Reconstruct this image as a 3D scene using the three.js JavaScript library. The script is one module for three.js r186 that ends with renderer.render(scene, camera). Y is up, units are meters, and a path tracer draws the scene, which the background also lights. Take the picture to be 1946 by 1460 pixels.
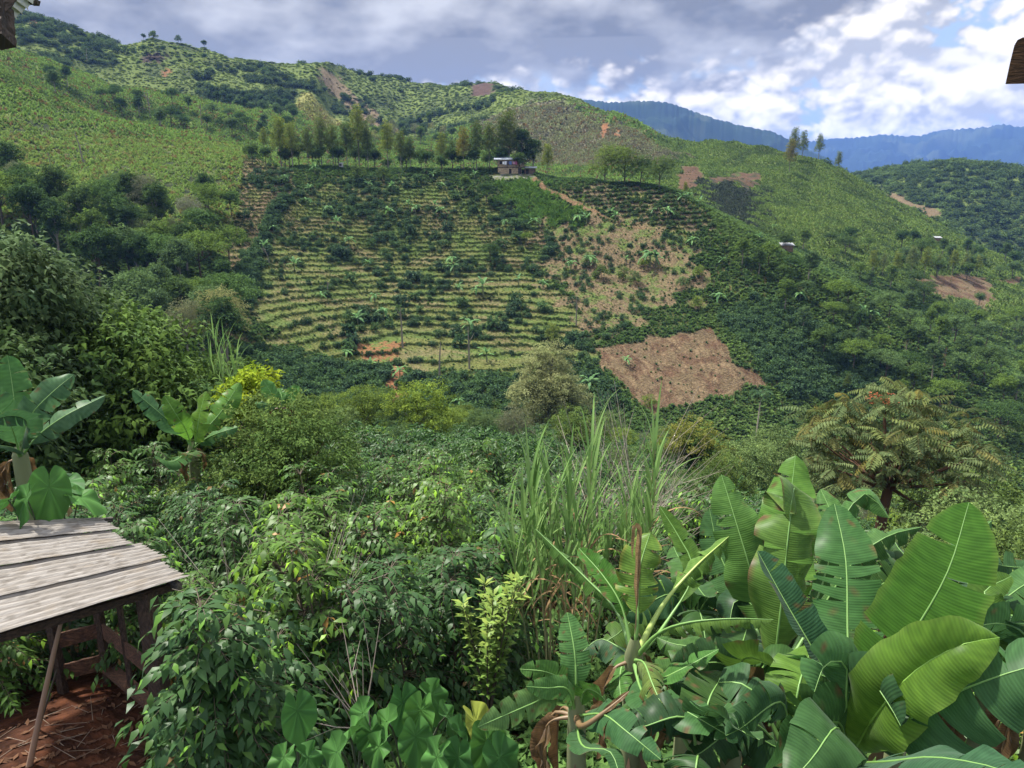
import * as THREE from 'three';
import { mergeGeometries } from 'three/addons/utils/BufferGeometryUtils.js';
import { createNoise2D, createNoise3D } from 'simplex-noise';

// ---------------------------------------------------------------- seeded random numbers and noise
function rng(seed) {
  let a = seed >>> 0;
  return () => { a = (a + 0x6D2B79F5) | 0; let t = Math.imul(a ^ (a >>> 15), 1 | a); t = (t + Math.imul(t ^ (t >>> 7), 61 | t)) ^ t; return ((t ^ (t >>> 14)) >>> 0) / 4294967296; };
}
const R = rng(20240611);
const rr = (a, b, f = R) => a + (b - a) * f();
const n2 = createNoise2D(rng(5)), n3 = createNoise3D(rng(9));
const clamp = (x, a = 0, b = 1) => Math.min(b, Math.max(a, x));
const mix = (a, b, t) => a + (b - a) * t;
const sstep = (a, b, x) => { const t = clamp((x - a) / (b - a)); return t * t * (3 - 2 * t); };
function fbm2(x, y, oct = 4) { let s = 0, a = 0.5, f = 1; for (let i = 0; i < oct; i++) { s += a * n2(x * f + i * 17.3, y * f - i * 9.1); a *= 0.5; f *= 2.03; } return s; }
function fbm3(x, y, z, oct = 4) { let s = 0, a = 0.5, f = 1; for (let i = 0; i < oct; i++) { s += a * n3(x * f + i * 7.3, y * f - i * 3.1, z * f + i * 5.7); a *= 0.5; f *= 2.03; } return s; }

// ---------------------------------------------------------------- camera
const scene = new THREE.Scene();
const W = 1946, HGT = 1460, FPX = 1443, PITCH = -14.5 * Math.PI / 180;
const camera = new THREE.PerspectiveCamera(2 * Math.atan(HGT / 2 / FPX) * 180 / Math.PI, W / HGT, 0.1, 20000);
camera.position.set(0, 0, 0);
camera.rotation.x = PITCH;

// ---------------------------------------------------------------- sky: a grey stratus deck over sunlit cumulus low on the right
const SKY_W = 4096, SKY_H = 2048;
function billow(x, y, z, oct) { let s = 0, a = 0.5, f = 1; for (let i = 0; i < oct; i++) { s += a * (-0.75 + 2.2 * Math.abs(n3(x * f + i * 7.3, y * f - i * 3.1, z * f + i * 5.7))); a *= 0.52; f *= 2.07; } return s; }
function skyColour(az, el) {            // az 0 = straight ahead, to the right positive; el up; radians
  const A = az * 180 / Math.PI, e = Math.max(el * 180 / Math.PI, 0), cx = Math.sin(az), cz = Math.cos(az);
  // blue air between the clouds
  const t = clamp(e / 40);
  let c = [mix(0.30, 0.13, t), mix(0.38, 0.25, t), mix(0.48, 0.48, t)];
  const over = (col, k) => { k = clamp(k); c = [mix(c[0], col[0], k), mix(c[1], col[1], k), mix(c[2], col[2], k)]; };
  // cumulus: round billows, lit from the upper left, grey below
  const sc = 10, sv = 14;
  const den = (a, b) => { const x = Math.sin(a) * sc, y = b * sv, z = Math.cos(a) * sc, w = 0.12 * n3(x * 0.8, y * 0.8, z * 0.8 + 9); return 0.95 * fbm3(x * 0.6 + 3, y * 0.75, z * 0.6, 4) + 0.42 * billow(x * 1.5 + w, y * 1.6 + w, z * 1.5, 5); };
  const d0 = den(az, el), d1 = den(az - 0.010, el + 0.014), d2 = den(az - 0.03, el + 0.04);
  const k1 = sstep(-0.14, 0.12, d0 + mix(0.32, 0.27, clamp(e / 12)));
  const lit = clamp(0.56 + (d0 - d1) * 1.3 + (d0 - d2) * 0.5 + 0.05 * n3(cx * 40, el * 80, cz * 40));
  const low = 1.06 + 0.45 * Math.exp(-e / 4);
  over([mix(0.27, 0.63, lit) * low, mix(0.275, 0.59, lit) * low, mix(0.285, 0.53, lit) * low], k1);
  // a thin higher veil
  const st = fbm3(cx * 3.1 + 9, el * 11, cz * 3.1, 5);
  over([0.34, 0.36, 0.40], sstep(-0.1, 0.3, st + 0.05) * 0.5 * sstep(5, 10, e));
  // stratus deck: its lower edge hangs at 6 degrees ahead, lower on the left, and climbs to the right
  const edge = 6.3 - 4.8 * sstep(-4, -26, A) + 5.4 * sstep(11, 29, A) + 1.5 * sstep(26, 60, Math.abs(A))
    + 2.6 * fbm3(cx * 6 + 2, el * 12, cz * 6, 5) + 1.0 * billow(cx * 17 + 2, el * 34, cz * 17, 3);
  const k2 = sstep(-0.7, 1.5, e - edge);
  const dn = fbm3(cx * 4.4 + 4, el * 9.5, cz * 4.4 + 1, 5) + 0.12 * billow(cx * 9 + 4, el * 19, cz * 9, 4), dn2 = fbm3(cx * 12 + 4, el * 40, cz * 12 + 1, 4);
  const b = clamp(0.24 - 0.14 * Math.exp(-Math.max(0, e - edge) / 2.5) + dn * 1.2 + dn2 * 0.16 + 0.03 * Math.max(0, e - edge - 2.5) + 0.22 * sstep(-14, -34, A));
  over([mix(0.122, 0.37, b), mix(0.130, 0.375, b), mix(0.146, 0.385, b)], k2 * 0.97);
  // overhead the deck breaks up and lets light through
  const up = fbm3(cx * 1.2 * Math.cos(el), Math.sin(el) * 2.2, cz * 1.2 * Math.cos(el), 4);
  over([mix(0.62, 1.1, clamp(0.5 + up)), mix(0.68, 1.1, clamp(0.5 + up)), mix(0.80, 1.12, clamp(0.5 + up))], sstep(16, 42, e) * 0.9);
  return c;
}
{
  const data = new Float32Array(SKY_W * SKY_H * 4);
  const put = (x, y, c) => { const o = (y * SKY_W + x) * 4; data[o] = c[0]; data[o + 1] = c[1]; data[o + 2] = c[2]; data[o + 3] = 1; };
  // row 0 is straight down; column centre is +x, so that u = atan2(z, x) / 2pi + 0.5
  const azOf = (x) => { const phi = ((x + 0.5) / SKY_W - 0.5) * 2 * Math.PI; return Math.atan2(Math.cos(phi), -Math.sin(phi)); };
  const elOf = (y) => ((y + 0.5) / SKY_H - 0.5) * Math.PI;
  const y0 = Math.floor(SKY_H * (0.5 - 0.5 / 180)), y1 = Math.ceil(SKY_H * (0.5 + 17 / 180));
  const S = 16, cols = SKY_W / S;
  for (let y = 0; y < SKY_H; y += S) {
    const row = [];
    for (let x = 0; x < cols; x++) row.push(skyColour(azOf(x * S + S / 2), elOf(y + S / 2)));
    for (let x = 0; x < SKY_W; x++) {
      const fx = x / S - 0.5, i = Math.floor(fx), f = fx - i, a = row[(i + cols) % cols], b = row[(i + 1) % cols];
      const c = [mix(a[0], b[0], f), mix(a[1], b[1], f), mix(a[2], b[2], f)];
      for (let k = 0; k < S; k++) put(x, y + k, c);
    }
  }
  for (let y = y0; y <= y1; y++) for (let x = 0; x < SKY_W; x++) {
    const az = azOf(x);
    if (Math.abs(az) < 0.75) put(x, y, skyColour(az, elOf(y)));
  }
  const sky = new THREE.DataTexture(data, SKY_W, SKY_H, THREE.RGBAFormat, THREE.FloatType);
  sky.mapping = THREE.EquirectangularReflectionMapping; sky.magFilter = THREE.LinearFilter; sky.minFilter = THREE.LinearFilter;
  sky.needsUpdate = true;
  scene.background = sky; scene.environment = sky;
}
// the sun stands high on the left behind thin cloud
const sun = new THREE.DirectionalLight(new THREE.Color(1.0, 0.955, 0.87), 5.0);
sun.position.set(-400, 900, -420); sun.target.position.set(0, -20, -150);
sun.castShadow = true; sun.shadow.radius = 6; sun.shadow.mapSize.set(4096, 4096);
Object.assign(sun.shadow.camera, { left: -700, right: 700, top: 700, bottom: -700, near: 1, far: 3000 });
scene.add(sun, sun.target);
scene.fog = new THREE.FogExp2(new THREE.Color(0.21, 0.40, 1.0), 0.000095);

const renderer = new THREE.WebGLRenderer({ antialias: true });
renderer.toneMapping = THREE.LinearToneMapping;
renderer.toneMappingExposure = 2.1;
renderer.shadowMap.enabled = true;

// ---------------------------------------------------------------- helpers for naming
const used = new Map();
function numbered(name) { const n = used.get(name) ?? 0; used.set(name, n + 1); return n ? `${name}_${String(n).padStart(3, '0')}` : name; }
function shade(o) { o.traverse((m) => { if (m.isMesh) { m.castShadow = true; m.receiveShadow = true; } }); return o; }
function tag(o, label, category, group, kind) {
  o.userData = { ...(o.userData || {}) };
  if (label) o.userData.label = label; if (category) o.userData.category = category;
  if (group) o.userData.group = group; else delete o.userData.group;
  if (kind) o.userData.kind = kind;
  return o;
}
function add(o, name) { o.name = numbered(name); scene.add(shade(o)); return o; }
function part(parent, name, geo, mat, label) { const m = new THREE.Mesh(geo, mat); m.name = name; m.castShadow = m.receiveShadow = true; if (label) m.userData.label = label; parent.add(m); return m; }
function structure(name, geo, mat, label) { const m = new THREE.Mesh(geo, mat); add(m, name); m.userData.kind = 'structure'; if (label) m.userData.label = label; return m; }
function stuff(name, geo, mat, mats, cols, label, category) {
  const m = new THREE.InstancedMesh(geo, mat, mats.length);
  for (let i = 0; i < mats.length; i++) { m.setMatrixAt(i, mats[i]); if (cols) m.setColorAt(i, cols[i]); }
  add(m, name); tag(m, label, category, null, 'stuff'); return m;
}
// ---------------------------------------------------------------- from a point of the photograph to a direction and to places in the world
const V3 = (x, y, z) => new THREE.Vector3(x, y, z);
function ray(u, v) {
  const x = (u - W / 2) / FPX, y = (HGT / 2 - v) / FPX, c = Math.cos(PITCH), s = Math.sin(PITCH);
  return V3(x, y * c + s, y * s - c);                                   // (0, y, -1) turned by the pitch
}
function atR(u, v, r) { const d = ray(u, v), h = Math.hypot(d.x, d.z); return d.multiplyScalar(r / h); }      // at horizontal distance r
function atH(u, v, y) { const d = ray(u, v); return d.multiplyScalar(y / d.y); }                               // at height y
function toPixel(p) { const c = Math.cos(PITCH), s = Math.sin(PITCH), y = p.y * c + p.z * s, z = -p.y * s + p.z * c; return [W / 2 + FPX * p.x / -z, HGT / 2 - FPX * y / -z, -z]; }

// ---------------------------------------------------------------- terrain, lofted over its ridge lines and valley lines (each a row of surveyed points)
const pt = (u, v, r) => { const p = atR(u, v, r); return [Math.atan2(p.x, -p.z), r, p.y]; };
const ph = (u, h, r) => { const p = atR(u, 500, r); return [Math.atan2(p.x, -p.z), r, h]; };
const LINES = [
  [ph(-400, -6.4, 2), ph(2400, -6.4, 2)],
  [ph(-400, -7.0, 8), ph(900, -7.0, 8), ph(1946, -7.6, 8), ph(2400, -7.8, 8)],
  [ph(-400, -10, 30), ph(0, -11, 30), ph(970, -13, 30), ph(1946, -16.5, 30), ph(2400, -18, 30)],
  [ph(-400, -20, 75), ph(0, -23, 75), ph(450, -25, 75), ph(970, -26.5, 75), ph(1500, -30, 75), ph(1946, -37, 75), ph(2400, -40, 75)],
  [pt(-400, 560, 150), pt(0, 600, 150), pt(250, 650, 140), pt(450, 715, 125), pt(700, 780, 120), pt(970, 805, 118), pt(1300, 850, 122), pt(1700, 950, 140), pt(1946, 990, 150), pt(2400, 1100, 160)],
  [pt(-400, 420, 190), pt(0, 430, 195), pt(300, 440, 195), pt(450, 480, 200), pt(700, 520, 200), pt(970, 540, 195), pt(1300, 580, 185), pt(1500, 640, 180), pt(1700, 740, 178), pt(1946, 850, 178), pt(2400, 980, 180)],
  [pt(-400, 330, 250), pt(0, 325, 250), pt(250, 320, 255), pt(450, 300, 264), pt(560, 318, 265), pt(700, 320, 268), pt(800, 322, 268), pt(980, 325, 262), pt(1060, 337, 255), pt(1150, 348, 250), pt(1280, 362, 240), pt(1330, 385, 235), pt(1400, 425, 228), pt(1480, 468, 222), pt(1600, 535, 218), pt(1750, 625, 214), pt(1946, 745, 210), pt(2400, 900, 205)],
  [pt(-400, 220, 300), pt(0, 235, 295), pt(200, 265, 295), pt(400, 278, 292), pt(470, 292, 288), pt(560, 345, 310), pt(700, 355, 315), pt(980, 360, 315), pt(1150, 370, 305), pt(1280, 385, 295), pt(1350, 408, 290), pt(1420, 440, 285), pt(1500, 480, 278), pt(1600, 540, 272), pt(1750, 605, 268), pt(1946, 690, 266), pt(2400, 840, 262)],
  [pt(-400, 20, 350), pt(0, 135, 340), pt(100, 180, 335), pt(200, 222, 330), pt(300, 243, 325), pt(400, 264, 320), pt(470, 284, 312), pt(560, 310, 370), pt(700, 300, 400), pt(980, 315, 410), pt(1150, 322, 395), pt(1300, 332, 370), pt(1450, 382, 350), pt(1600, 440, 340), pt(1750, 510, 335), pt(1946, 590, 335), pt(2400, 760, 330)],
  [pt(-400, 40, 385), pt(0, 155, 375), pt(200, 242, 370), pt(300, 266, 365), pt(400, 282, 360), pt(470, 295, 355), pt(560, 282, 400), pt(700, 272, 450), pt(980, 290, 460), pt(1150, 296, 430), pt(1300, 316, 405), pt(1450, 348, 388), pt(1600, 398, 380), pt(1750, 468, 375), pt(1946, 558, 372), pt(2400, 730, 370)],
  [pt(-400, -30, 480), pt(0, 82, 470), pt(60, 100, 470), pt(130, 125, 465), pt(250, 168, 460), pt(330, 182, 455), pt(420, 197, 450), pt(500, 217, 445), pt(560, 238, 450), pt(600, 252, 465), pt(700, 248, 530), pt(790, 260, 550), pt(880, 246, 530), pt(980, 252, 500), pt(1150, 250, 470), pt(1300, 295, 442), pt(1450, 315, 425), pt(1500, 320, 420), pt(1600, 358, 415), pt(1750, 438, 408), pt(1850, 488, 404), pt(1946, 532, 400), pt(2400, 710, 395)],
  [pt(-400, 5, 560), pt(0, 118, 540), pt(250, 192, 530), pt(420, 206, 530), pt(500, 215, 530), pt(550, 212, 560), pt(590, 178, 600), pt(640, 232, 600), pt(700, 228, 610), pt(790, 232, 640), pt(880, 212, 620), pt(980, 208, 570), pt(1150, 218, 525), pt(1300, 281, 478), pt(1450, 296, 450), pt(1500, 303, 442), pt(1600, 340, 436), pt(1750, 420, 428), pt(1850, 470, 423), pt(1946, 518, 418), pt(2400, 690, 412)],
  [pt(-400, -70, 760), pt(0, 24, 740), pt(60, 34, 730), pt(120, 54, 720), pt(200, 78, 710), pt(240, 86, 705), pt(300, 80, 690), pt(400, 97, 690), pt(470, 112, 690), pt(540, 119, 690), pt(600, 122, 680), pt(640, 128, 720), pt(720, 145, 760), pt(800, 160, 770), pt(900, 161, 760), pt(940, 161, 740), pt(970, 173, 700), pt(1010, 178, 660), pt(1060, 181, 620), pt(1100, 192, 600), pt(1130, 207, 590), pt(1180, 231, 570), pt(1230, 251, 550), pt(1290, 267, 525), pt(1400, 280, 490), pt(1500, 290, 470), pt(1560, 305, 464), pt(1600, 324, 460), pt(1650, 350, 456), pt(1750, 404, 450), pt(1850, 454, 444), pt(1946, 504, 440), pt(2400, 670, 432)],
  [pt(-400, 0, 880), pt(0, 90, 860), pt(600, 190, 840), pt(900, 215, 860), pt(1100, 260, 720), pt(1300, 320, 640), pt(1500, 345, 580), pt(1640, 400, 570), pt(1750, 455, 565), pt(1946, 560, 560), pt(2400, 650, 560)],
  [pt(-400, 30, 1000), pt(0, 120, 1000), pt(600, 220, 1000), pt(1100, 300, 900), pt(1300, 360, 850), pt(1500, 362, 820), pt(1580, 352, 810), pt(1640, 334, 800), pt(1700, 322, 790), pt(1760, 315, 780), pt(1820, 304, 772), pt(1870, 307, 770), pt(1946, 320, 770), pt(2400, 345, 770)],
  [ph(-400, -60, 1300), ph(900, -90, 1300), ph(2400, -120, 1300)],
];
function pchip(xs, ys) {                                                // monotone cubic through points
  const n = xs.length, d = [], m = new Array(n);
  for (let i = 0; i < n - 1; i++) d.push((ys[i + 1] - ys[i]) / (xs[i + 1] - xs[i]));
  m[0] = d[0]; m[n - 1] = d[n - 2];
  for (let i = 1; i < n - 1; i++) {
    if (d[i - 1] * d[i] <= 0) m[i] = 0;
    else { const h0 = xs[i] - xs[i - 1], h1 = xs[i + 1] - xs[i], w1 = 2 * h1 + h0, w2 = h1 + 2 * h0; m[i] = (w1 + w2) / (w1 / d[i - 1] + w2 / d[i]); }
  }
  return (x) => {
    if (x <= xs[0]) return ys[0]; if (x >= xs[n - 1]) return ys[n - 1];
    let i = 0; while (x > xs[i + 1]) i++;
    const h = xs[i + 1] - xs[i], t = (x - xs[i]) / h, t2 = t * t, t3 = t2 * t;
    return (2 * t3 - 3 * t2 + 1) * ys[i] + (t3 - 2 * t2 + t) * h * m[i] + (-2 * t3 + 3 * t2) * ys[i + 1] + (t3 - t2) * h * m[i + 1];
  };
}
const lineR = LINES.map((l) => pchip(l.map((p) => p[0]), l.map((p) => p[1])));
const lineH = LINES.map((l) => pchip(l.map((p) => p[0]), l.map((p) => p[2])));
const AZ0 = -0.78, AZ1 = 0.78, NA = 640;
const RS = [];
for (let r = 2; r < 1300;) { RS.push(r); r += r < 12 ? 0.4 : r < 60 ? 0.8 : r < 130 ? 1.2 : r < 275 ? 0.55 : r < 345 ? 1.0 : r < 480 ? 1.6 : r < 800 ? 4 : 9; }
const NR = RS.length;
const HG = new Float32Array(NA * NR);                                   // the heights, by direction and distance
for (let i = 0; i < NA; i++) {
  const az = AZ0 + (AZ1 - AZ0) * i / (NA - 1), rs = [], hs = [];
  for (let k = 0; k < LINES.length; k++) { let r = lineR[k](az); if (k && r < rs[k - 1] + 1) r = rs[k - 1] + 1; rs.push(r); hs.push(lineH[k](az)); }
  const f = pchip(rs, hs), sa = Math.sin(az), ca = -Math.cos(az);
  for (let j = 0; j < NR; j++) {
    const r = RS[j], x = sa * r, z = ca * r;
    let h = f(r);
    const far = sstep(280, 520, r), mid = sstep(60, 160, r);
    h += 0.22 * fbm2(x * 0.18, z * 0.18, 3) * sstep(10, 25, r) + 1.3 * mid * fbm2(x * 0.03, z * 0.03, 3) + far * (5.5 * fbm2(x * 0.009, z * 0.009, 4) - 2.2 * Math.abs(fbm2(x * 0.02 + 5, z * 0.02, 3)) * 2);
    HG[i * NR + j] = h;
  }
}
function rIndex(r) { let a = 0, b = NR - 1; while (b - a > 1) { const m = (a + b) >> 1; if (RS[m] <= r) a = m; else b = m; } return a + clamp((r - RS[a]) / (RS[b] - RS[a])); }
function heightAR(az, r) {
  const fi = clamp((az - AZ0) / (AZ1 - AZ0) * (NA - 1), 0, NA - 1.001), fj = clamp(rIndex(r), 0, NR - 1.001), i = Math.floor(fi), j = Math.floor(fj), s = fi - i, t = fj - j, o = i * NR + j;
  return mix(mix(HG[o], HG[o + 1], t), mix(HG[o + NR], HG[o + NR + 1], t), s);
}
const heightAt = (x, z) => heightAR(Math.atan2(x, -z), Math.hypot(x, z));
function ground(u, v, r0 = 3, r1 = 1290) {                              // where the line of sight through a point of the photograph meets the ground
  const d = ray(u, v), hl = Math.hypot(d.x, d.z), az = Math.atan2(d.x, -d.z), k = d.y / hl;
  let step = 1;
  for (let r = r0; r < r1; r += step) {
    step = r < 30 ? 0.3 : r < 300 ? 0.5 : 2;
    const h = heightAR(az, r);
    if (k * r <= h) { const q = V3(d.x / hl * r, h, d.z / hl * r); q.r = r; return q; }
  }
  return null;
}
function gnd(u, v, r0, r1) { for (let k = 0; k < 40; k += 2) { const g = ground(u, v + k, r0, r1); if (g) return g; } return null; }
function normalAt(x, z, e = 1.5) { return V3(heightAt(x - e, z) - heightAt(x + e, z), 2 * e, heightAt(x, z - e) - heightAt(x, z + e)).normalize(); }

// plots of land, given by the photograph's corners of each and laid down on the ground
function plot(corners, r0, r1) {
  const poly = corners.map(([u, v]) => { const g = ground(u, v, r0 ?? 60, r1 ?? 900); return g ? [g.x, g.z] : null; }).filter(Boolean);
  return { poly, box: [Math.min(...poly.map((p) => p[0])), Math.max(...poly.map((p) => p[0])), Math.min(...poly.map((p) => p[1])), Math.max(...poly.map((p) => p[1]))] };
}
function inPlot(P, x, z) {
  const b = P.box; if (x < b[0] || x > b[1] || z < b[2] || z > b[3]) return false;
  let c = false; const p = P.poly;
  for (let i = 0, j = p.length - 1; i < p.length; j = i++) if ((p[i][1] > z) !== (p[j][1] > z) && x < (p[j][0] - p[i][0]) * (z - p[i][1]) / (p[j][1] - p[i][1]) + p[i][0]) c = !c;
  return c;
}
const wob = (x, z, a, s = 0.12) => [x + a * n2(x * s, z * s), z + a * n2(x * s + 40, z * s - 40)];
const inP = (P, x, z, a = 2) => { const [p, q] = wob(x, z, a); return inPlot(P, p, q); };
const PL = {
  terraces: plot([[560, 372], [640, 340], [760, 336], [860, 345], [900, 380], [1010, 400], [1050, 470], [1040, 540], [1120, 640], [1130, 690], [960, 720], [800, 705], [640, 690], [520, 650], [470, 600], [500, 470]]),
  leftTerraces: plot([[470, 300], [545, 308], [560, 370], [500, 470], [440, 560], [430, 480], [455, 380]], 180),
  rightTerraces: plot([[1060, 362], [1170, 350], [1290, 372], [1345, 405], [1360, 440], [1290, 440], [1190, 420], [1110, 390]], 180),
  clearing: plot([[1010, 440], [1120, 415], [1240, 420], [1320, 470], [1340, 560], [1230, 600], [1150, 650], [1090, 600], [1040, 520]]),
  bare: plot([[1130, 672], [1240, 645], [1342, 625], [1385, 680], [1455, 725], [1330, 765], [1235, 785], [1190, 740]]),
  gullyErosion: plot([[746, 676], [764, 690], [768, 770], [744, 772], [740, 715]]),
  orangePatch: plot([[668, 662], [700, 650], [750, 648], [765, 682], [735, 690], [690, 684]]),
  houseYard: plot([[925, 335], [1010, 330], [1020, 336], [1010, 342], [940, 345]], 180),
  housePath: plot([[1015, 336], [1032, 345], [1038, 358], [1100, 386], [1180, 424], [1230, 434], [1220, 438], [1165, 422], [1085, 388], [1028, 360], [1010, 342]], 180),
  brownA: plot([[1285, 340], [1300, 318], [1325, 315], [1340, 335], [1320, 360], [1290, 362]], 250),
  brownB: plot([[1340, 336], [1440, 325], [1448, 345], [1420, 365], [1400, 345], [1350, 348]], 250),
  burnt: plot([[1330, 345], [1400, 350], [1445, 365], [1440, 410], [1400, 425], [1345, 390]], 250),
  redSlipA: plot([[1140, 262], [1143, 235], [1158, 232], [1155, 252], [1148, 264]], 400),
  redSlipB: plot([[1163, 262], [1172, 246], [1177, 248], [1175, 260]], 400),
  greySlope: plot([[900, 235], [1010, 190], [1080, 195], [1150, 235], [1250, 275], [1300, 300], [1250, 330], [1100, 330], [960, 290]], 400),
  brownTop: plot([[895, 182], [897, 160], [935, 160], [940, 180], [915, 185]], 600),
  brownSpur: plot([[604, 125], [640, 145], [700, 200], [780, 250], [700, 235], [650, 190], [612, 160]], 500),
  yellowSpur: plot([[545, 205], [585, 175], [604, 195], [640, 225], [655, 240], [600, 245]], 480),
  darkLens: plot([[268, 112], [295, 102], [318, 108], [305, 122], [275, 122]], 560),
  orangeDot: plot([[54, 46], [58, 37], [72, 37], [75, 44], [66, 50]], 560),
  slip310: plot([[310, 148], [313, 132], [322, 130], [318, 146]], 560),
  rightBrown: plot([[1735, 528], [1800, 530], [1875, 532], [1890, 550], [1880, 590], [1862, 600], [1840, 570], [1790, 570]], 200),
  rightRoad: plot([[1780, 524], [1946, 530], [2100, 540], [2100, 547], [1940, 538], [1780, 533]], 200),
  rightPath: plot([[1690, 365], [1730, 385], [1790, 402], [1785, 408], [1720, 392], [1685, 370]], 300),
  nearScar: plot([[1790, 700], [1796, 660], [1802, 660], [1798, 700]], 150),
  dryEdge: plot([[430, 640], [428, 570], [450, 500], [465, 520], [455, 600], [470, 660]], 100),
  maize: plot([[945, 352], [1010, 345], [1040, 365], [1100, 400], [1120, 425], [1040, 430], [960, 400]], 180),
};
// terraces: the slope inside these plots is cut into level treads and steep risers along its contours
const TERRACE_STEP = 1.02;
const EDGES = [];                                                       // the lips of the terraces, where bushes and grass grow
const stairs = (h, step, off = 0) => { const q = (h - off) / step, n = Math.floor(q), f = q - n; return (n + (f < 0.62 ? f * 0.42 : 0.26 + (f - 0.62) * (0.74 / 0.38))) * step + off; };
{
  for (let i = 0; i < NA; i++) {
    const az = AZ0 + (AZ1 - AZ0) * i / (NA - 1), sa = Math.sin(az), ca = -Math.cos(az);
    let last = null;
    for (let j = 0; j < NR; j++) {
      const r = RS[j]; if (r < 120 || r > 290) continue;
      const x = sa * r, z = ca * r, o = i * NR + j, h = HG[o];
      const hh = h + x * 0.035 + 0.5 * n2(x * 0.02, z * 0.02);         // rows that drift a little off the level
      if (inP(PL.terraces, x, z, 3) || inP(PL.leftTerraces, x, z, 1)) { HG[o] = h + (stairs(hh, TERRACE_STEP) - hh); const q = Math.floor(hh / TERRACE_STEP + 0.2); if (last !== null && q > last) EDGES.push([x, z, 0, i]); last = q; }
      else if (inP(PL.rightTerraces, x, z, 1)) { const h2 = h - x * 0.05; HG[o] = h + (stairs(h2, 1.15) - h2); const q = Math.floor(h2 / 1.15 + 0.2); if (last !== null && q > last) EDGES.push([x, z, 1, i]); last = q; }
      else last = null;
    }
  }
}
// ground colours: soil, straw and turf, by plot
const C3 = (r, g, b) => [r, g, b];
const SOIL = C3(0.125, 0.075, 0.046), REDSOIL = C3(0.25, 0.115, 0.056), STRAW = C3(0.200, 0.148, 0.086), TURF = C3(0.100, 0.145, 0.036), DRYTURF = C3(0.150, 0.165, 0.050),
  FERN = C3(0.10, 0.125, 0.035), DARK = C3(0.030, 0.045, 0.018), GREY = C3(0.105, 0.115, 0.055), BURNT = C3(0.045, 0.048, 0.034), YELLOW = C3(0.21, 0.20, 0.055), PURPLE = C3(0.10, 0.062, 0.052);
const lerp3 = (a, b, t) => [mix(a[0], b[0], t), mix(a[1], b[1], t), mix(a[2], b[2], t)];
function groundColour(x, z, r) {
  const n = fbm2(x * 0.11, z * 0.11, 4), m = fbm2(x * 0.5 + 3, z * 0.5, 3), P = (k, a) => inP(PL[k], x, z, a);
  let c;
  if (r < 90) c = lerp3(C3(0.075, 0.040, 0.022), C3(0.045, 0.055, 0.02), sstep(-0.1, 0.25, n + m * 0.5));
  else if (r < 300) c = lerp3(DARK, lerp3(TURF, C3(0.12, 0.085, 0.04), sstep(0, 0.4, m)), sstep(-0.35, 0.3, n));
  else c = lerp3(C3(0.15, 0.20, 0.05), C3(0.08, 0.11, 0.035), sstep(-0.05, 0.45, fbm2(x * 0.02, z * 0.02, 4)));
  if (r < 13) { const q = toPixel(V3(x, -7, z)); if (q[2] > 0 && q[0] < 300) c = lerp3(c, lerp3(C3(0.105, 0.038, 0.019), C3(0.06, 0.025, 0.015), sstep(-0.3, 0.3, m + n)), 1 - sstep(255, 300, q[0])); }  // red shed floor; shade under the roof is darkened into its colour
  if (r > 90 && r < 300) {
    if (P('terraces', 3)) c = lerp3(lerp3(DRYTURF, TURF, sstep(-0.2, 0.25, n + 0.3 * m)), STRAW, sstep(-0.05, 0.55, fbm2(x * 0.05 + 7, z * 0.09, 4) + m * 0.35) * 0.7);
    if (P('leftTerraces', 1)) c = lerp3(STRAW, DRYTURF, sstep(-0.1, 0.5, n));
    if (P('rightTerraces', 1)) c = lerp3(C3(0.17, 0.13, 0.08), DRYTURF, sstep(0.0, 0.5, n));
    if (P('clearing', 6)) c = lerp3(STRAW, TURF, sstep(-0.1, 0.45, n + m * 0.6));
    if (P('bare', 1.8)) c = lerp3(lerp3(STRAW, SOIL, sstep(-0.35, 0.45, m + n * 1.4)), C3(0.24, 0.17, 0.10), sstep(0.1, 0.5, fbm2(x * 0.3 + 60, z * 0.12, 3)));
    if (P('dryEdge', 2)) c = lerp3(STRAW, TURF, sstep(-0.3, 0.3, m));
    if (P('orangePatch', 3)) c = lerp3(C3(0.25, 0.125, 0.058), TURF, sstep(0.1, 0.4, m + n)); if (P('gullyErosion', 0.8)) c = REDSOIL;
    if (P('houseYard', 0.5)) c = lerp3(C3(0.14, 0.17, 0.06), C3(0.22, 0.22, 0.20), sstep(-0.1, 0.2, m));
    if (P('housePath', 0.6)) c = lerp3(STRAW, C3(0.19, 0.105, 0.055), 0.6);
    if (P('nearScar', 0.4)) c = SOIL;
  }
  if (r > 200) {
    if (P('brownA', 2)) c = SOIL; if (P('brownB', 3)) c = lerp3(SOIL, DARK, sstep(0, 0.4, n)); if (P('burnt', 9)) c = BURNT;
    if (P('rightBrown', 2)) c = lerp3(STRAW, SOIL, sstep(-0.3, 0.3, n)); if (P('rightRoad', 0.3)) c = SOIL; if (P('rightPath', 1)) c = STRAW;
    if (P('greySlope', 8)) c = lerp3(C3(0.15, 0.17, 0.075), C3(0.18, 0.16, 0.11), sstep(-0.2, 0.4, fbm2(x * 0.03, z * 0.03, 4)));
    if (P('redSlipA', 0.5) || P('redSlipB', 0.5) || P('slip310', 1)) c = REDSOIL; if (P('orangeDot', 1.5)) c = REDSOIL;
    if (P('brownTop', 2)) c = PURPLE; if (P('brownSpur', 4)) c = C3(0.25, 0.19, 0.12); if (P('yellowSpur', 3)) c = C3(0.29, 0.29, 0.09); if (P('darkLens', 3)) c = C3(0.075, 0.055, 0.04);
  }
  const g = 1 + 0.28 * m + 0.2 * n;
  return [c[0] * g, c[1] * g, c[2] * g];
}
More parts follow.
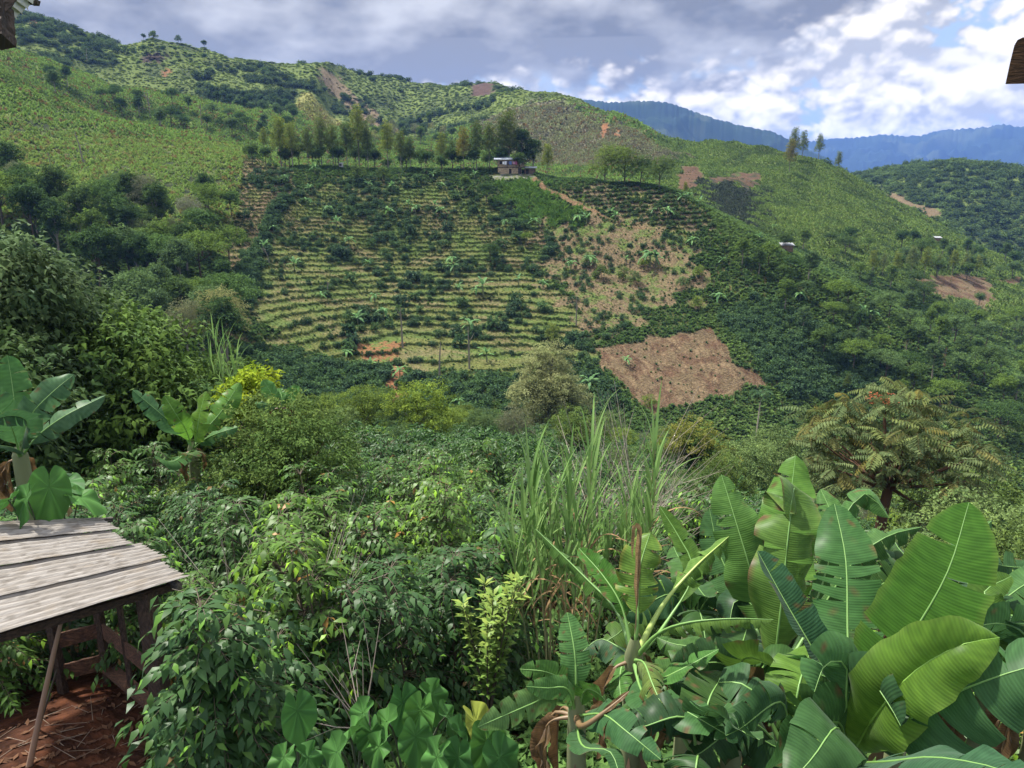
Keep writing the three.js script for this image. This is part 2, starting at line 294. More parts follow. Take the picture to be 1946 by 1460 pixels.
// fine grain of earth and litter (tiles every few metres; grain only)
function grainTexture(seed, size = 512) {
  const d = new Uint8Array(size * size * 4), f = createNoise3D(rng(seed)), T = Math.PI * 2;
  const tor = (u, v, s, k) => f(Math.cos(u * T) * s + k, Math.sin(u * T) * s + Math.cos(v * T) * s * 1.3, Math.sin(v * T) * s * 1.3 - k);
  for (let y = 0; y < size; y++) for (let x = 0; x < size; x++) {
    const u = x / size, v = y / size; let s = 0, a = 0.5;
    for (let k = 0; k < 5; k++) { s += a * tor(u, v, 1.6 * 2 ** k, k * 11); a *= 0.62; }
    const b = clamp(0.78 + s * 0.36, 0, 1) * 255, o = (y * size + x) * 4; d[o] = b; d[o + 1] = b; d[o + 2] = b * 0.98; d[o + 3] = 255;
  }
  const t = new THREE.DataTexture(d, size, size); t.colorSpace = THREE.SRGBColorSpace; t.wrapS = t.wrapT = THREE.RepeatWrapping; t.magFilter = THREE.LinearFilter; t.minFilter = THREE.LinearFilter; t.needsUpdate = true; return t;
}
const grain = grainTexture(31);
const grainBump = grain.clone(); grainBump.colorSpace = THREE.NoColorSpace; grainBump.needsUpdate = true;
const terrainMat = new THREE.MeshPhysicalMaterial({ specularIntensity: 0.2, vertexColors: true, map: grain, bumpMap: grainBump, bumpScale: 0.12, roughness: 0.97 });
function terrainSheet(name, r0, r1, label, st = 1) {
  const js = []; for (let j = 0; j < NR; j++) if (RS[j] >= r0 && RS[j] <= r1) js.push(j);
  const na = Math.floor((NA - 1) / st) + 1, pos = new Float32Array(na * js.length * 3), col = new Float32Array(na * js.length * 3), uv = new Float32Array(na * js.length * 2), idx = [];
  for (let a = 0; a < na; a++) {
    const i = Math.min(NA - 1, a * st), az = AZ0 + (AZ1 - AZ0) * i / (NA - 1), sa = Math.sin(az), ca = -Math.cos(az);
    js.forEach((j, b) => {
      const o = a * js.length + b, r = RS[j], x = sa * r, z = ca * r, c = groundColour(x, z, r);
      pos.set([x, HG[i * NR + j], z], o * 3); col.set(c, o * 3); uv.set([x / 5.3, z / 5.3], o * 2);
      if (a + 1 < na && b + 1 < js.length) { const p = o + js.length; idx.push(o, p, o + 1, p, p + 1, o + 1); }
    });
  }
  const g = new THREE.BufferGeometry();
  g.setAttribute('position', new THREE.BufferAttribute(pos, 3)); g.setAttribute('color', new THREE.BufferAttribute(col, 3)); g.setAttribute('uv', new THREE.BufferAttribute(uv, 2));
  g.setIndex(idx); g.computeVertexNormals();
  return structure(name, g, terrainMat, label);
}
const seamA = RS.find((r) => r >= 95), seamB = RS.find((r) => r >= 300), seamC = RS.find((r) => r >= 565);
terrainSheet('near_slope', 0, seamA, 'brown earth slope under the coffee bushes below the viewpoint', 2);
terrainSheet('terraced_hillside', seamA, seamB, 'terraced brown and green hillside across the valley');
terrainSheet('fern_hills', seamB, seamC, 'green fern covered shoulders and spurs behind the terraced hill', 2);
terrainSheet('high_ridge', seamC, 2000, 'high green ridge along the left and middle skyline', 2);
// the ground goes on below and beyond, down the main valley
{
  const g = new THREE.CircleGeometry(14000, 64); g.rotateX(-Math.PI / 2);
  const m = structure('valley_floor', g, new THREE.MeshStandardMaterial({ color: new THREE.Color(0.045, 0.065, 0.03), roughness: 1 }), 'far valley floor'); m.position.y = -420;
}
// ---------------------------------------------------------------- far mountains
function mountain(name, label, crest, r, depth, foot, bump, seed) {     // crest: [u, v] along the skyline
  const xs = crest.map(([u, v]) => pt(u, v, r)), f = pchip(xs.map((p) => p[0]), xs.map((p) => p[2]));
  const a0 = xs[0][0], a1 = xs[xs.length - 1][0], nu = 420, nv = 70, pos = [], col = [], idx = [];
  for (let i = 0; i <= nu; i++) for (let j = 0; j <= nv; j++) {
    const az = mix(a0, a1, i / nu), t = j / nv, R0 = r - depth + t * depth * 1.35, up = t < 0.74 ? Math.pow(t / 0.74, 0.9) : 1 - (t - 0.74) * 1.6;
    const x = Math.sin(az) * R0, z = -Math.cos(az) * R0;
    const ridge = 1 - Math.abs(fbm2(x / depth * 2.1 + seed, z / depth * 2.1, 5)) * 2;
    const flank = Math.sin(Math.PI * clamp(t / 0.74)) , crestNoise = bump * fbm2(az * 160 + seed, seed, 4) * sstep(0.5, 0.74, t);
    pos.push(x, mix(foot, f(az), up) + (ridge - 0.6) * depth * 0.11 * flank + crestNoise, z);
    const n = fbm2(x / depth * 6, z / depth * 6 + seed, 4), m = sstep(0.16, 0.3, fbm2(x / depth * 3.3 + 7, z / depth * 3.3, 3));
    const c = lerp3(C3(0.015 + 0.006 * n, 0.028 + 0.010 * n, 0.018), C3(0.05, 0.065, 0.032), m * 0.6); col.push(...c);
    if (i < nu && j < nv) { const o = i * (nv + 1) + j, p = o + nv + 1; idx.push(o, p, o + 1, p, p + 1, o + 1); }
  }
  const g = new THREE.BufferGeometry(); g.setAttribute('position', new THREE.Float32BufferAttribute(pos, 3)); g.setAttribute('color', new THREE.Float32BufferAttribute(col, 3)); g.setIndex(idx); g.computeVertexNormals();
  return structure(name, g, new THREE.MeshPhysicalMaterial({ vertexColors: true, roughness: 1, specularIntensity: 0.1 }), label);
}
mountain('forested_mountain', 'dark blue forested mountain behind the green ridge', [[820, 190], [960, 188], [1095, 185], [1120, 188], [1170, 193], [1215, 190], [1260, 192], [1330, 214], [1400, 235], [1470, 250], [1540, 285], [1590, 308], [1625, 330], [1700, 385], [1800, 450]], 3400, 1300, -420, 7, 3);
mountain('distant_range', 'pale blue distant mountain range on the right horizon', [[1250, 292], [1400, 282], [1500, 275], [1560, 265], [1600, 262], [1660, 257], [1690, 255], [1740, 258], [1790, 246], [1850, 243], [1900, 236], [1946, 240], [2050, 225], [2200, 240], [2400, 236]], 7200, 2300, -420, 18, 11);
mountain('lower_range', 'hazy blue lower spur in the gap of the valley', [[1500, 345], [1560, 332], [1600, 330], [1650, 322], [1700, 318], [1760, 326], [1850, 330], [2000, 322], [2200, 330]], 5600, 1100, -420, 10, 23);
// ---------------------------------------------------------------- mesh builder for leaves, stems and tubes
class MB {
  constructor() { this.p = []; this.c = []; this.i = []; this.uvs = null; }
  v(x, y, z, c) { this.p.push(x, y, z); this.c.push(c[0], c[1], c[2]); return this.p.length / 3 - 1; }
  // a leaf folded along its midrib: two faces, or four with a bend (fine)
  leaf(p, d, n, len, wid, col, fold = 0.18, droop = 0.25, fine = false) {
    const s = V3().crossVectors(d, n).normalize();
    const b = this.v(p.x, p.y, p.z, col), m = p.clone().addScaledVector(d, len * 0.46), t = p.clone().addScaledVector(d, len * 0.96).addScaledVector(n, -droop * len);
    const hw = wid / 2, f = fold * wid;
    const l = this.v(m.x + s.x * hw + n.x * f, m.y + s.y * hw + n.y * f, m.z + s.z * hw + n.z * f, col), r = this.v(m.x - s.x * hw + n.x * f, m.y - s.y * hw + n.y * f, m.z - s.z * hw + n.z * f, col);
    const e = this.v(t.x, t.y, t.z, col);
    if (fine) { const k = this.v(m.x + n.x * 0.05 * len, m.y + n.y * 0.05 * len, m.z + n.z * 0.05 * len, col); this.i.push(b, k, l, b, r, k, l, k, e, k, r, e); } else this.i.push(b, e, l, b, r, e);
  }
  tube(pts, rad, col, sides = 6) {
    const n = pts.length, rings = [];
    for (let i = 0; i < n; i++) {
      const t = V3().subVectors(pts[Math.min(n - 1, i + 1)], pts[Math.max(0, i - 1)]).normalize(), a = V3().crossVectors(t, Math.abs(t.y) > 0.9 ? V3(1, 0, 0) : V3(0, 1, 0)).normalize(), b = V3().crossVectors(t, a), ring = [], r = typeof rad === 'function' ? rad(i / (n - 1)) : rad[i];
      for (let k = 0; k < sides; k++) { const q = k / sides * 2 * Math.PI, x = pts[i].clone().addScaledVector(a, Math.cos(q) * r).addScaledVector(b, Math.sin(q) * r); ring.push(this.v(x.x, x.y, x.z, col)); }
      rings.push(ring);
    }
    for (let i = 0; i + 1 < n; i++) for (let k = 0; k < sides; k++) { const k2 = (k + 1) % sides; this.i.push(rings[i][k], rings[i][k2], rings[i + 1][k], rings[i][k2], rings[i + 1][k2], rings[i + 1][k]); }
  }
  geo() {
    const g = new THREE.BufferGeometry();
    g.setAttribute('position', new THREE.Float32BufferAttribute(this.p, 3)); g.setAttribute('color', new THREE.Float32BufferAttribute(this.c, 3)); g.setIndex(this.i); g.computeVertexNormals(); return g;
  }
}
const dirOf = (az, el) => V3(Math.sin(az) * Math.cos(el), Math.sin(el), Math.cos(az) * Math.cos(el));
const tint = (c, k) => [c[0] * k, c[1] * k, c[2] * k];
const ballPoint = (f) => { for (;;) { const p = V3(f() * 2 - 1, f() * 2 - 1, f() * 2 - 1); if (p.lengthSq() <= 1) return p; } };
const bez = (a, b, c, n) => { const o = []; for (let i = 0; i <= n; i++) { const t = i / n, s = 1 - t; o.push(V3(s * s * a.x + 2 * s * t * b.x + t * t * c.x, s * s * a.y + 2 * s * t * b.y + t * t * c.y, s * s * a.z + 2 * s * t * b.z + t * t * c.z)); } return o; };

// ---------------------------------------------------------------- plant materials
const leafy = (o = {}) => new THREE.MeshPhysicalMaterial({ vertexColors: true, side: THREE.DoubleSide, roughness: 1, transmission: 0.30, thickness: 0, ior: 1.4, specularIntensity: 0.15, ...o });
const glossLeaf = leafy({ transmission: 0.18, clearcoat: 0.34, clearcoatRoughness: 0.42 });
const dullLeaf = leafy({});
const barkMat = new THREE.MeshPhysicalMaterial({ specularIntensity: 0.3, vertexColors: true, roughness: 0.92, map: grain, bumpMap: grainBump, bumpScale: 0.02 });
const stemMat = new THREE.MeshStandardMaterial({ vertexColors: true, roughness: 0.8 });
const tintMats = new Map();
function leafTint(r, g, b, gloss = false) { const k = [r, g, b, gloss].join(); if (!tintMats.has(k)) { const m = (gloss ? glossLeaf : dullLeaf).clone(); m.color.setRGB(r, g, b); tintMats.set(k, m); } return tintMats.get(k); }

// ---------------------------------------------------------------- coffee bush: upright stems, tiers of arching side branches, leaves in pairs
const COFFEE = [0.024, 0.062, 0.018], COFFEE_NEW = [0.115, 0.25, 0.028], COFFEE_OLD = [0.13, 0.085, 0.03];
function coffeeBush(seed, o = {}) {
  const f = rng(seed), { h = 2.2, w = 1.05, tiers = 20, per = 5, pairs = 9, len = 0.145, fine = true, fresh = 0.25 } = o, L = new MB(), S = new MB();
  const wood = [0.10, 0.075, 0.05], stems = 2 + Math.floor(f() * 2), tops = [];
  for (let s = 0; s < stems; s++) {
    const a = f() * 6.28, top = V3(Math.cos(a) * 0.28 * w, h * rr(0.82, 1, f), Math.sin(a) * 0.28 * w), pts = bez(V3(Math.cos(a) * 0.06, -0.25, Math.sin(a) * 0.06), V3(Math.cos(a) * 0.2, h * 0.5, Math.sin(a) * 0.2), top, 6);
    S.tube(pts, (t) => mix(0.026, 0.008, t), wood, 5); tops.push(pts);
  }
  for (let k = 0; k < tiers; k++) for (let b = 0; b < per; b++) {
    const t = (k + f() * 0.8) / tiers, y = mix(0.12, 1.0, t), st = tops[Math.floor(f() * stems)], at = st[Math.min(6, Math.floor(y * 6.4))];
    const az = f() * 6.28, ln = w * mix(1.0, 0.34, Math.pow(t, 1.7)) * rr(0.7, 1.1, f), rise = mix(0.15, 0.75, t) + rr(-0.15, 0.2, f);
    const d = dirOf(az, rise), a = at.clone(), m = a.clone().addScaledVector(d, ln * 0.6), e = a.clone().addScaledVector(dirOf(az, rise - 0.5), ln).add(V3(0, -0.14 * ln, 0)), pts = bez(a, m, e, 6);
    S.tube([pts[0], pts[2], pts[4], pts[6]], [0.006, 0.005, 0.004, 0.002], wood, 3);
    const np = Math.max(4, Math.round(pairs * ln / w));
    for (let q = 0; q < np; q++) {
      const s = mix(0.22, 1, (q + 0.5) / np), i = Math.min(5, Math.floor(s * 6)), p = pts[i].clone().lerp(pts[i + 1], s * 6 - i), ax = V3().subVectors(pts[i + 1], pts[i]).normalize(), side = V3().crossVectors(ax, V3(0, 1, 0)).normalize();
      const young = s > 0.8 && t > 0.45 && f() < fresh * 2.4, old = f() < 0.018;
      for (const sg of [-1, 1]) {
        const d2 = ax.clone().multiplyScalar(rr(0.45, 0.9, f)).addScaledVector(side, sg * rr(0.6, 1, f)).add(V3(0, rr(-0.55, 0.15, f), 0)).normalize();
        const n = V3(rr(-0.35, 0.35, f), 1, rr(-0.35, 0.35, f)); n.addScaledVector(d2, -n.dot(d2)).normalize();
        const c = young ? lerp3(COFFEE, COFFEE_NEW, rr(0.35, 1, f)) : old ? COFFEE_OLD : lerp3(COFFEE, COFFEE_NEW, f() * 0.14);
        const l = len * rr(0.5, 1.25, f) * (young ? 0.8 : 1);
        L.leaf(p, d2, n, l, l * 0.42, tint(c, rr(0.8, 1.2, f)), 0.12, rr(0.12, 0.34, f), fine);
      }
    }
  }
  return { leaves: L.geo(), stems: S.geo() };
}
// ---------------------------------------------------------------- crowns: leaves in clumps over lobes
function crown(L, f, lobes, o) {
  const { clumps = 120, per = 40, cr = 0.5, len = 0.22, asp = 0.5, cols, up = 0.6, droop = 0.25, fill = 0.25, fine = false } = o;
  const area = lobes.map((l) => l[3] * l[5] + l[3] * l[4]), tot = area.reduce((a, b) => a + b);
  lobes.forEach((l, li) => {
    const nc = Math.max(3, Math.round(clumps * area[li] / tot));
    for (let k = 0; k < nc; k++) {
      const y = 1 - 1.75 * (k + f()) / nc, q = Math.sqrt(Math.max(0, 1 - y * y)), a = k * 2.39996 + f(), rad = f() < fill ? rr(0.35, 0.8, f) : rr(0.82, 1.06, f), o3 = V3(Math.cos(a) * q, y, Math.sin(a) * q);
      const c = V3(l[0] + o3.x * l[3] * rad, l[1] + o3.y * l[4] * rad, l[2] + o3.z * l[5] * rad), tone = rr(0.72, 1.25, f), mixc = f(), n = Math.round(per * rr(0.6, 1.3, f)), R0 = cr * rr(0.7, 1.3, f);
      for (let m = 0; m < n; m++) {
        const b = ballPoint(f), p = V3(c.x + b.x * R0, c.y + b.y * R0 * 0.62, c.z + b.z * R0);
        const d = V3(o3.x * 0.8 + rr(-1, 1, f), o3.y * 0.3 + rr(-0.8, 0.5, f), o3.z * 0.8 + rr(-1, 1, f)).normalize(), nn = V3(o3.x * (1 - up) + rr(-0.5, 0.5, f), up + o3.y * 0.4, o3.z * (1 - up) + rr(-0.5, 0.5, f));
        nn.addScaledVector(d, -nn.dot(d)).normalize();
        const l2 = len * rr(0.65, 1.3, f);
        L.leaf(p, d, nn, l2, l2 * asp, tint(lerp3(cols[0], cols[1], clamp(mixc * 0.7 + f() * 0.4)), tone * rr(0.85, 1.15, f)), 0.2, droop, fine);
      }
    }
  });
}
const WOOD = [0.14, 0.115, 0.085], PALEWOOD = [0.30, 0.27, 0.22], DARKWOOD = [0.06, 0.045, 0.03];
function treeShape(seed, o) {            // {trunk, crown} geometries of a tree of about height h
  const f = rng(seed), T = new MB(), L = new MB(), { h = 8, bole = 0.4, lobes = 7, w = 0.33, flat = 0.75, wood = WOOD, lean = 0.06, thick = 0.022 } = o;
  const top = V3(rr(-1, 1, f) * lean * h, h * 0.86, rr(-1, 1, f) * lean * h), tp = bez(V3(0, -0.5, 0), V3(rr(-1, 1, f) * lean * h, h * 0.45, rr(-1, 1, f) * lean * h), top, 8);
  T.tube(tp, (t) => h * thick * mix(1.15, 0.22, Math.pow(t, 0.8)), wood, 7);
  const ls = [];
  for (let k = 0; k < lobes; k++) {
    const t = lobes === 1 ? 1 : k / (lobes - 1), a = k * 2.4 + f() * 0.9, y = h * mix(bole + 0.12, 0.86, o.column ? t : Math.pow(f(), 0.75)), reach = h * w * (o.column ? mix(0.28, 0.06, t) + (o.column - 1) * 0.15 : rr(0.35, 0.85, f) * (1 - 0.45 * Math.max(0, y / h - 0.6) / 0.4)), c = V3(Math.cos(a) * reach, y, Math.sin(a) * reach), rad = h * w * (o.column ? mix(0.62, 0.34, t) : rr(0.36, 0.58, f));
    ls.push([c.x, c.y, c.z, rad, rad * flat, rad]);
    const at = tp[Math.min(8, Math.max(2, Math.floor((y / h - 0.14) * 8)))];
    T.tube(bez(at, V3((at.x + c.x) / 2, at.y + (c.y - at.y) * 0.3, (at.z + c.z) / 2), c, 4), (s) => h * thick * mix(0.42, 0.1, s), wood, 5);
  }
  if (!o.column) ls.push([top.x, h * 0.86, top.z, h * w * 0.5, h * w * 0.5 * flat, h * w * 0.5]);
  crown(L, f, ls, o);
  return { trunk: T.geo(), crown: L.geo() };
}
const G1 = [0.042, 0.076, 0.024], G2 = [0.078, 0.128, 0.034], G3 = [0.105, 0.150, 0.040], GY = [0.16, 0.19, 0.045], GP = [0.125, 0.145, 0.075], GD = [0.022, 0.045, 0.022], GO = [0.13, 0.115, 0.042];
const SHAPES = {
  broad: [1, 2, 3].map((s) => treeShape(100 + s, { h: 8, w: 0.36, lobes: 8, clumps: 120, per: 34, cr: 0.62, len: 0.34, cols: [G1, G2] })),
  umbrella: [1, 2].map((s) => treeShape(200 + s, { h: 7, w: 0.5, lobes: 8, flat: 0.34, bole: 0.5, clumps: 130, per: 30, cr: 0.6, len: 0.26, up: 0.8, cols: [G1, G2] })),
  tall: [1, 2, 3].map((s) => treeShape(300 + s, { h: 12, w: 0.24, lobes: 9, flat: 1.0, bole: 0.3, clumps: 150, per: 36, cr: 0.7, len: 0.38, wood: PALEWOOD, cols: [GD, G2] })),
  wispy: [1, 2].map((s) => treeShape(400 + s, { h: 9, w: 0.36, lobes: 8, flat: 0.9, bole: 0.3, clumps: 190, per: 22, cr: 0.6, len: 0.24, asp: 0.32, up: 0.3, droop: 0.5, fill: 0.1, wood: PALEWOOD, cols: [GP, [0.19, 0.20, 0.12]] })),
  euca: [1, 2, 3].map((s) => treeShape(500 + s, { h: 16, w: 0.19, lobes: 9, column: 1.7, flat: 1.15, bole: 0.30, thick: 0.010, lean: 0.015, clumps: 150, per: 30, cr: 0.75, len: 0.36, asp: 0.34, up: 0.25, droop: 0.45, fill: 0.2, wood: PALEWOOD, cols: [G2, [0.15, 0.175, 0.05]] })),
  shrub: [1, 2, 3].map((s) => treeShape(600 + s, { h: 2.6, w: 0.55, lobes: 6, bole: 0.12, flat: 0.8, clumps: 80, per: 30, cr: 0.3, len: 0.17, cols: [G1, G3] })),
  thicket: [1, 2].map((s) => treeShape(650 + s, { h: 5, w: 0.5, lobes: 9, bole: 0.2, flat: 0.85, clumps: 220, per: 40, cr: 0.34, len: 0.15, asp: 0.45, cols: [G1, G3] })),
  pale: [1].map((s) => treeShape(700 + s, { h: 12, w: 0.34, lobes: 18, bole: 0.02, flat: 1.0, clumps: 760, per: 50, cr: 0.6, len: 0.25, asp: 0.42, cols: [[0.12, 0.14, 0.055], [0.21, 0.215, 0.095]] })),
  standard: [1, 2].map((s) => treeShape(740 + s, { h: 5, w: 0.17, lobes: 6, bole: 0.58, flat: 1.3, clumps: 90, per: 40, cr: 0.34, len: 0.17, asp: 0.5, cols: [G2, GY] })),
  citrus: [1].map((s) => treeShape(720 + s, { h: 4.2, w: 0.42, lobes: 5, bole: 0.2, flat: 1.1, clumps: 90, per: 40, cr: 0.4, len: 0.2, asp: 0.55, cols: [G2, GY] })),
};
function tree(kind, variant, pos, h, turn, mat, name, label, category, group) {
  const s = SHAPES[kind][variant % SHAPES[kind].length];
  const o = new THREE.Group();
  part(o, 'trunk', s.trunk, barkMat); part(o, 'crown', s.crown, mat);
  const H0 = { broad: 8, umbrella: 7, tall: 12, wispy: 9, euca: 16, shrub: 2.6, thicket: 5, pale: 12, standard: 5, citrus: 4.2 }[kind];
  o.scale.setScalar(h / H0); o.userData.kindOf = kind; o.position.copy(pos); o.rotation.y = turn;
  add(o, name); tag(o, label, category, group); return o;
}
// where a plant of height h stands so that the point k of the way up it is seen at (u, v)
function spot(u, v, h, k = 0.6, r0 = 20, r1 = 900) {
  let g = ground(u, v, r0, r1) ?? ground(u, v + 60, r0, r1); if (!g) return null;
  for (let i = 0; i < 5; i++) { const d = Math.hypot(g.r, g.y), q = ground(u, v + k * h * FPX / d, r0, r1); if (!q) break; g = q; }
  return g;
}
// ---------------------------------------------------------------- what can be seen from about the viewpoint
const HOR = new Float32Array(NA * NR);
for (let i = 0; i < NA; i++) { let m = -9; for (let j = 0; j < NR; j++) { HOR[i * NR + j] = m; m = Math.max(m, HG[i * NR + j] / RS[j]); } }
function inView(x, y, z, tall, slack = 0.012) {
  const r = Math.hypot(x, z), az = Math.atan2(x, -z), i = Math.round(clamp((az - AZ0) / (AZ1 - AZ0)) * (NA - 1)), j = Math.round(rIndex(r));
  const p = toPixel(V3(x, y, z)); if (p[2] < 0.5 || p[0] < -160 || p[0] > W + 160 || p[1] > HGT + 400) return false;
  return (y + tall) / r > HOR[i * NR + j] - slack;
}
const M4 = new THREE.Matrix4(), QU = new THREE.Quaternion(), EU = new THREE.Euler();
function placed(x, y, z, s, turn, tiltX = 0, tiltZ = 0, sy = 1) { EU.set(tiltX, turn, tiltZ, 'YXZ'); QU.setFromEuler(EU); return new THREE.Matrix4().compose(V3(x, y, z), QU, V3(s, s * sy, s)); }
const col3 = (c) => new THREE.Color().setRGB(c[0], c[1], c[2]);
// ---------------------------------------------------------------- banana leaves: a midrib with pleated half blades, torn where the wind split them
function stripeTexture(bump) {           // fine parallel veins across the blade
  const w = 512, h = 64, d = new Uint8Array(w * h * 4), f = rng(77), line = [], n1 = createNoise2D(rng(78));
  for (let x = 0; x < w; x++) line.push(Math.sin(x / w * Math.PI * 2 * 40) * 0.45 + 0.25 * Math.sin(x / w * Math.PI * 2 * 13 + 1) + 0.2 * (f() - 0.5));
  for (let y = 0; y < h; y++) for (let x = 0; x < w; x++) {
    const s = line[x], m = n1(Math.cos(x / w * 6.283) * 1.5, Math.sin(x / w * 6.283) * 1.5 + y * 0.05), o = (y * w + x) * 4;
    const b = bump ? 128 + 90 * s : 218 + 17 * s + 16 * m;
    d[o] = clamp(b + (bump ? 0 : 4 * m), 0, 255); d[o + 1] = clamp(b, 0, 255); d[o + 2] = clamp(b - (bump ? 0 : 10), 0, 255); d[o + 3] = 255;
  }
  const t = new THREE.DataTexture(d, w, h); if (!bump) t.colorSpace = THREE.SRGBColorSpace; t.wrapS = t.wrapT = THREE.RepeatWrapping; t.magFilter = t.minFilter = THREE.LinearFilter; t.needsUpdate = true; return t;
}
const veins = stripeTexture(false), veinBump = stripeTexture(true);
const bananaMat = leafy({ map: veins, bumpMap: veinBump, bumpScale: 0.004, transmission: 0.38, clearcoat: 0.22, clearcoatRoughness: 0.38 });
const bananaFar = leafy({ transmission: 0.34, clearcoat: 0.15, clearcoatRoughness: 0.45 });
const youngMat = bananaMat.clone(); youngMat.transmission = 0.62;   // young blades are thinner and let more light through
const ribMat = new THREE.MeshPhysicalMaterial({ vertexColors: true, roughness: 0.5 });
const BAN = [0.062, 0.155, 0.036], BAN_BLUE = [0.042, 0.118, 0.056], BAN_LIGHT = [0.165, 0.315, 0.035], BAN_YEL = [0.31, 0.36, 0.055], BAN_DRY = [0.15, 0.095, 0.045], RIB = [0.13, 0.25, 0.06];
const widthAt = (t) => Math.min(1, Math.pow(t / 0.24, 0.6)) * (t > 0.4 ? Math.pow(Math.max(0, 1 - Math.pow((t - 0.4) / 0.6, 2.3)), 0.62) : 1);
// rib: points from the blade's base to its tip; up: which way its upper face looks
function bananaBlade(rib, up, width, o = {}) {
  const { nl = 26, nw = 4, fold = 0.25, curl = 0.1, col = BAN, tears = [], wave = 0.03, seed = 1, brown = -0.16, foldL = null, foldR = null, edge = null } = o, f = rng(seed), curve = new THREE.CatmullRomCurve3(rib), len = curve.getLength();
  const P = [], C = [], U = [], I = [];
  let N = up.clone();
  const frames = [];
  for (let i = 0; i <= nl; i++) { const t = i / nl, p = curve.getPointAt(t), T = curve.getTangentAt(t); N = N.clone().addScaledVector(T, -N.dot(T)).normalize(); frames.push({ p, T, N, S: V3().crossVectors(T, N).normalize() }); }
  const fr = (t) => { const x = clamp(t) * nl, i = Math.min(nl - 1, Math.floor(x)), s = x - i, a = frames[i], b = frames[i + 1]; return { p: a.p.clone().lerp(b.p, s), T: a.T.clone().lerp(b.T, s).normalize(), N: a.N.clone().lerp(b.N, s).normalize(), S: a.S.clone().lerp(b.S, s).normalize() }; };
  for (const sg of [-1, 1]) {
    const cuts = [0, ...tears.filter((q) => Math.sign(q[1]) === sg).map((q) => q).sort((a, b) => a[0] - b[0]), 1].map((q) => (typeof q === 'number' ? [q, 0, 0] : q));
    const fd = sg < 0 ? foldL ?? fold : foldR ?? fold;
    for (let k = 0; k + 1 < cuts.length; k++) {
      const t0 = cuts[k][0], t1 = cuts[k + 1][0], n = Math.max(1, Math.round((t1 - t0) * nl)), torn0 = k > 0, torn1 = k + 2 < cuts.length, dr = (torn0 || torn1) && cuts.length > 2 ? rr(-0.10, 0.5, f) * (cuts[k][2] || cuts[k + 1][2] || 0.5) : 0, base = P.length / 3;
      const ph0 = f() * 6.28;
      for (let i = 0; i <= n; i++) for (let j = 0; j <= nw; j++) {
        const s = j / nw; let t = mix(t0, t1, i / n);
        if (torn0 && i === 0) t += 0.018 * s; if (torn1 && i === n) t -= 0.018 * s;
        const q = fr(t), w = widthAt(clamp(t, 0.001, 0.9995)) * width * (1 + 0.05 * n2(t * 9 + seed, sg * 3) * s), a = fd - (curl + dr) * s * 1.6 + wave * 6 * Math.sin(t * 17 + ph0) * s, sweep = 0.16 * s;
        const x = q.p.clone().addScaledVector(q.S, sg * w * s * Math.cos(a)).addScaledVector(q.N, w * s * Math.sin(a) + wave * width * Math.sin(t * len * 9 + sg + ph0) * s).addScaledVector(q.T, sweep * w * s);
        P.push(x.x, x.y, x.z); U.push(t * len / 0.8, s * 0.5 + (sg > 0 ? 0.5 : 0));
        let c = tint(col, 1 + 0.10 * n2(t * 6 + seed * 3, s * 2 + sg));
        if (edge) c = lerp3(c, edge, sstep(0.82, 1, s));
        if (brown > -0.9) c = lerp3(c, BAN_DRY, sstep(0.2, 0.32, n2(t * 6 + seed * 7, s * 2.5 + sg * 4) + 0.3 * n2(t * 31 + seed, s * 9) + s * 0.5 - 0.75 + brown));
        C.push(...c);
      }
      for (let i = 0; i < n; i++) for (let j = 0; j < nw; j++) { const a = base + i * (nw + 1) + j, b = a + nw + 1; if (sg > 0) I.push(a, b, a + 1, b, b + 1, a + 1); else I.push(a, a + 1, b, b, a + 1, b + 1); }
    }
  }
  const g = new THREE.BufferGeometry(); g.setAttribute('position', new THREE.Float32BufferAttribute(P, 3)); g.setAttribute('color', new THREE.Float32BufferAttribute(C, 3)); g.setAttribute('uv', new THREE.Float32BufferAttribute(U, 2)); g.setIndex(I); g.computeVertexNormals();
  return g;
}
// a whole young banana plant for the middle distance: pseudostem and arching leaves, about 4 m tall
function bananaShape(seed, n = 9, spread = 1) {
  const f = rng(seed), S = new MB(), leaves = [], hs = rr(1.3, 1.8, f);
  S.tube([V3(0, -0.4, 0), V3(0.02, hs * 0.5, 0), V3(0.03, hs, 0.02), V3(0.03, hs + 0.5, 0.02)], [0.15, 0.13, 0.10, 0.05], [0.12, 0.14, 0.06], 7);
  for (let k = 0; k < n; k++) {
    const a = k * 2.4 + f(), el = mix(1.25, 0.35, k / (n - 1)) + rr(-0.12, 0.12, f), ln = rr(1.7, 2.3, f), b = V3(0, hs + 0.25 - k * 0.03, 0), m = b.clone().addScaledVector(dirOf(a, el), ln * 0.62), e = b.clone().addScaledVector(dirOf(a, el - 0.75 * spread), ln).add(V3(0, -0.12 * ln * spread, 0));
    const pts = bez(b, m, e, 5), c = lerp3(lerp3(BAN, BAN_LIGHT, f() * 0.55), [0.13, 0.24, 0.11], 0.45), tears = f() < 0.5 ? [[rr(0.3, 0.5, f), 1, 1], [rr(0.6, 0.8, f), -1, 1], [rr(0.5, 0.7, f), 1, 1]] : [];
    leaves.push(bananaBlade(pts, V3(0, 1, 0.01), rr(0.24, 0.32, f), { nl: 8, nw: 2, col: tint(c, rr(0.85, 1.3, f)), fold: 0.3, tears, seed: seed + k }));
  }
  return { stem: S.geo(), leaves };
}
const BANANAS = [bananaShape(11, 9), bananaShape(12, 8, 0.7), bananaShape(13, 10, 1.2), bananaShape(14, 7, 0.5)];
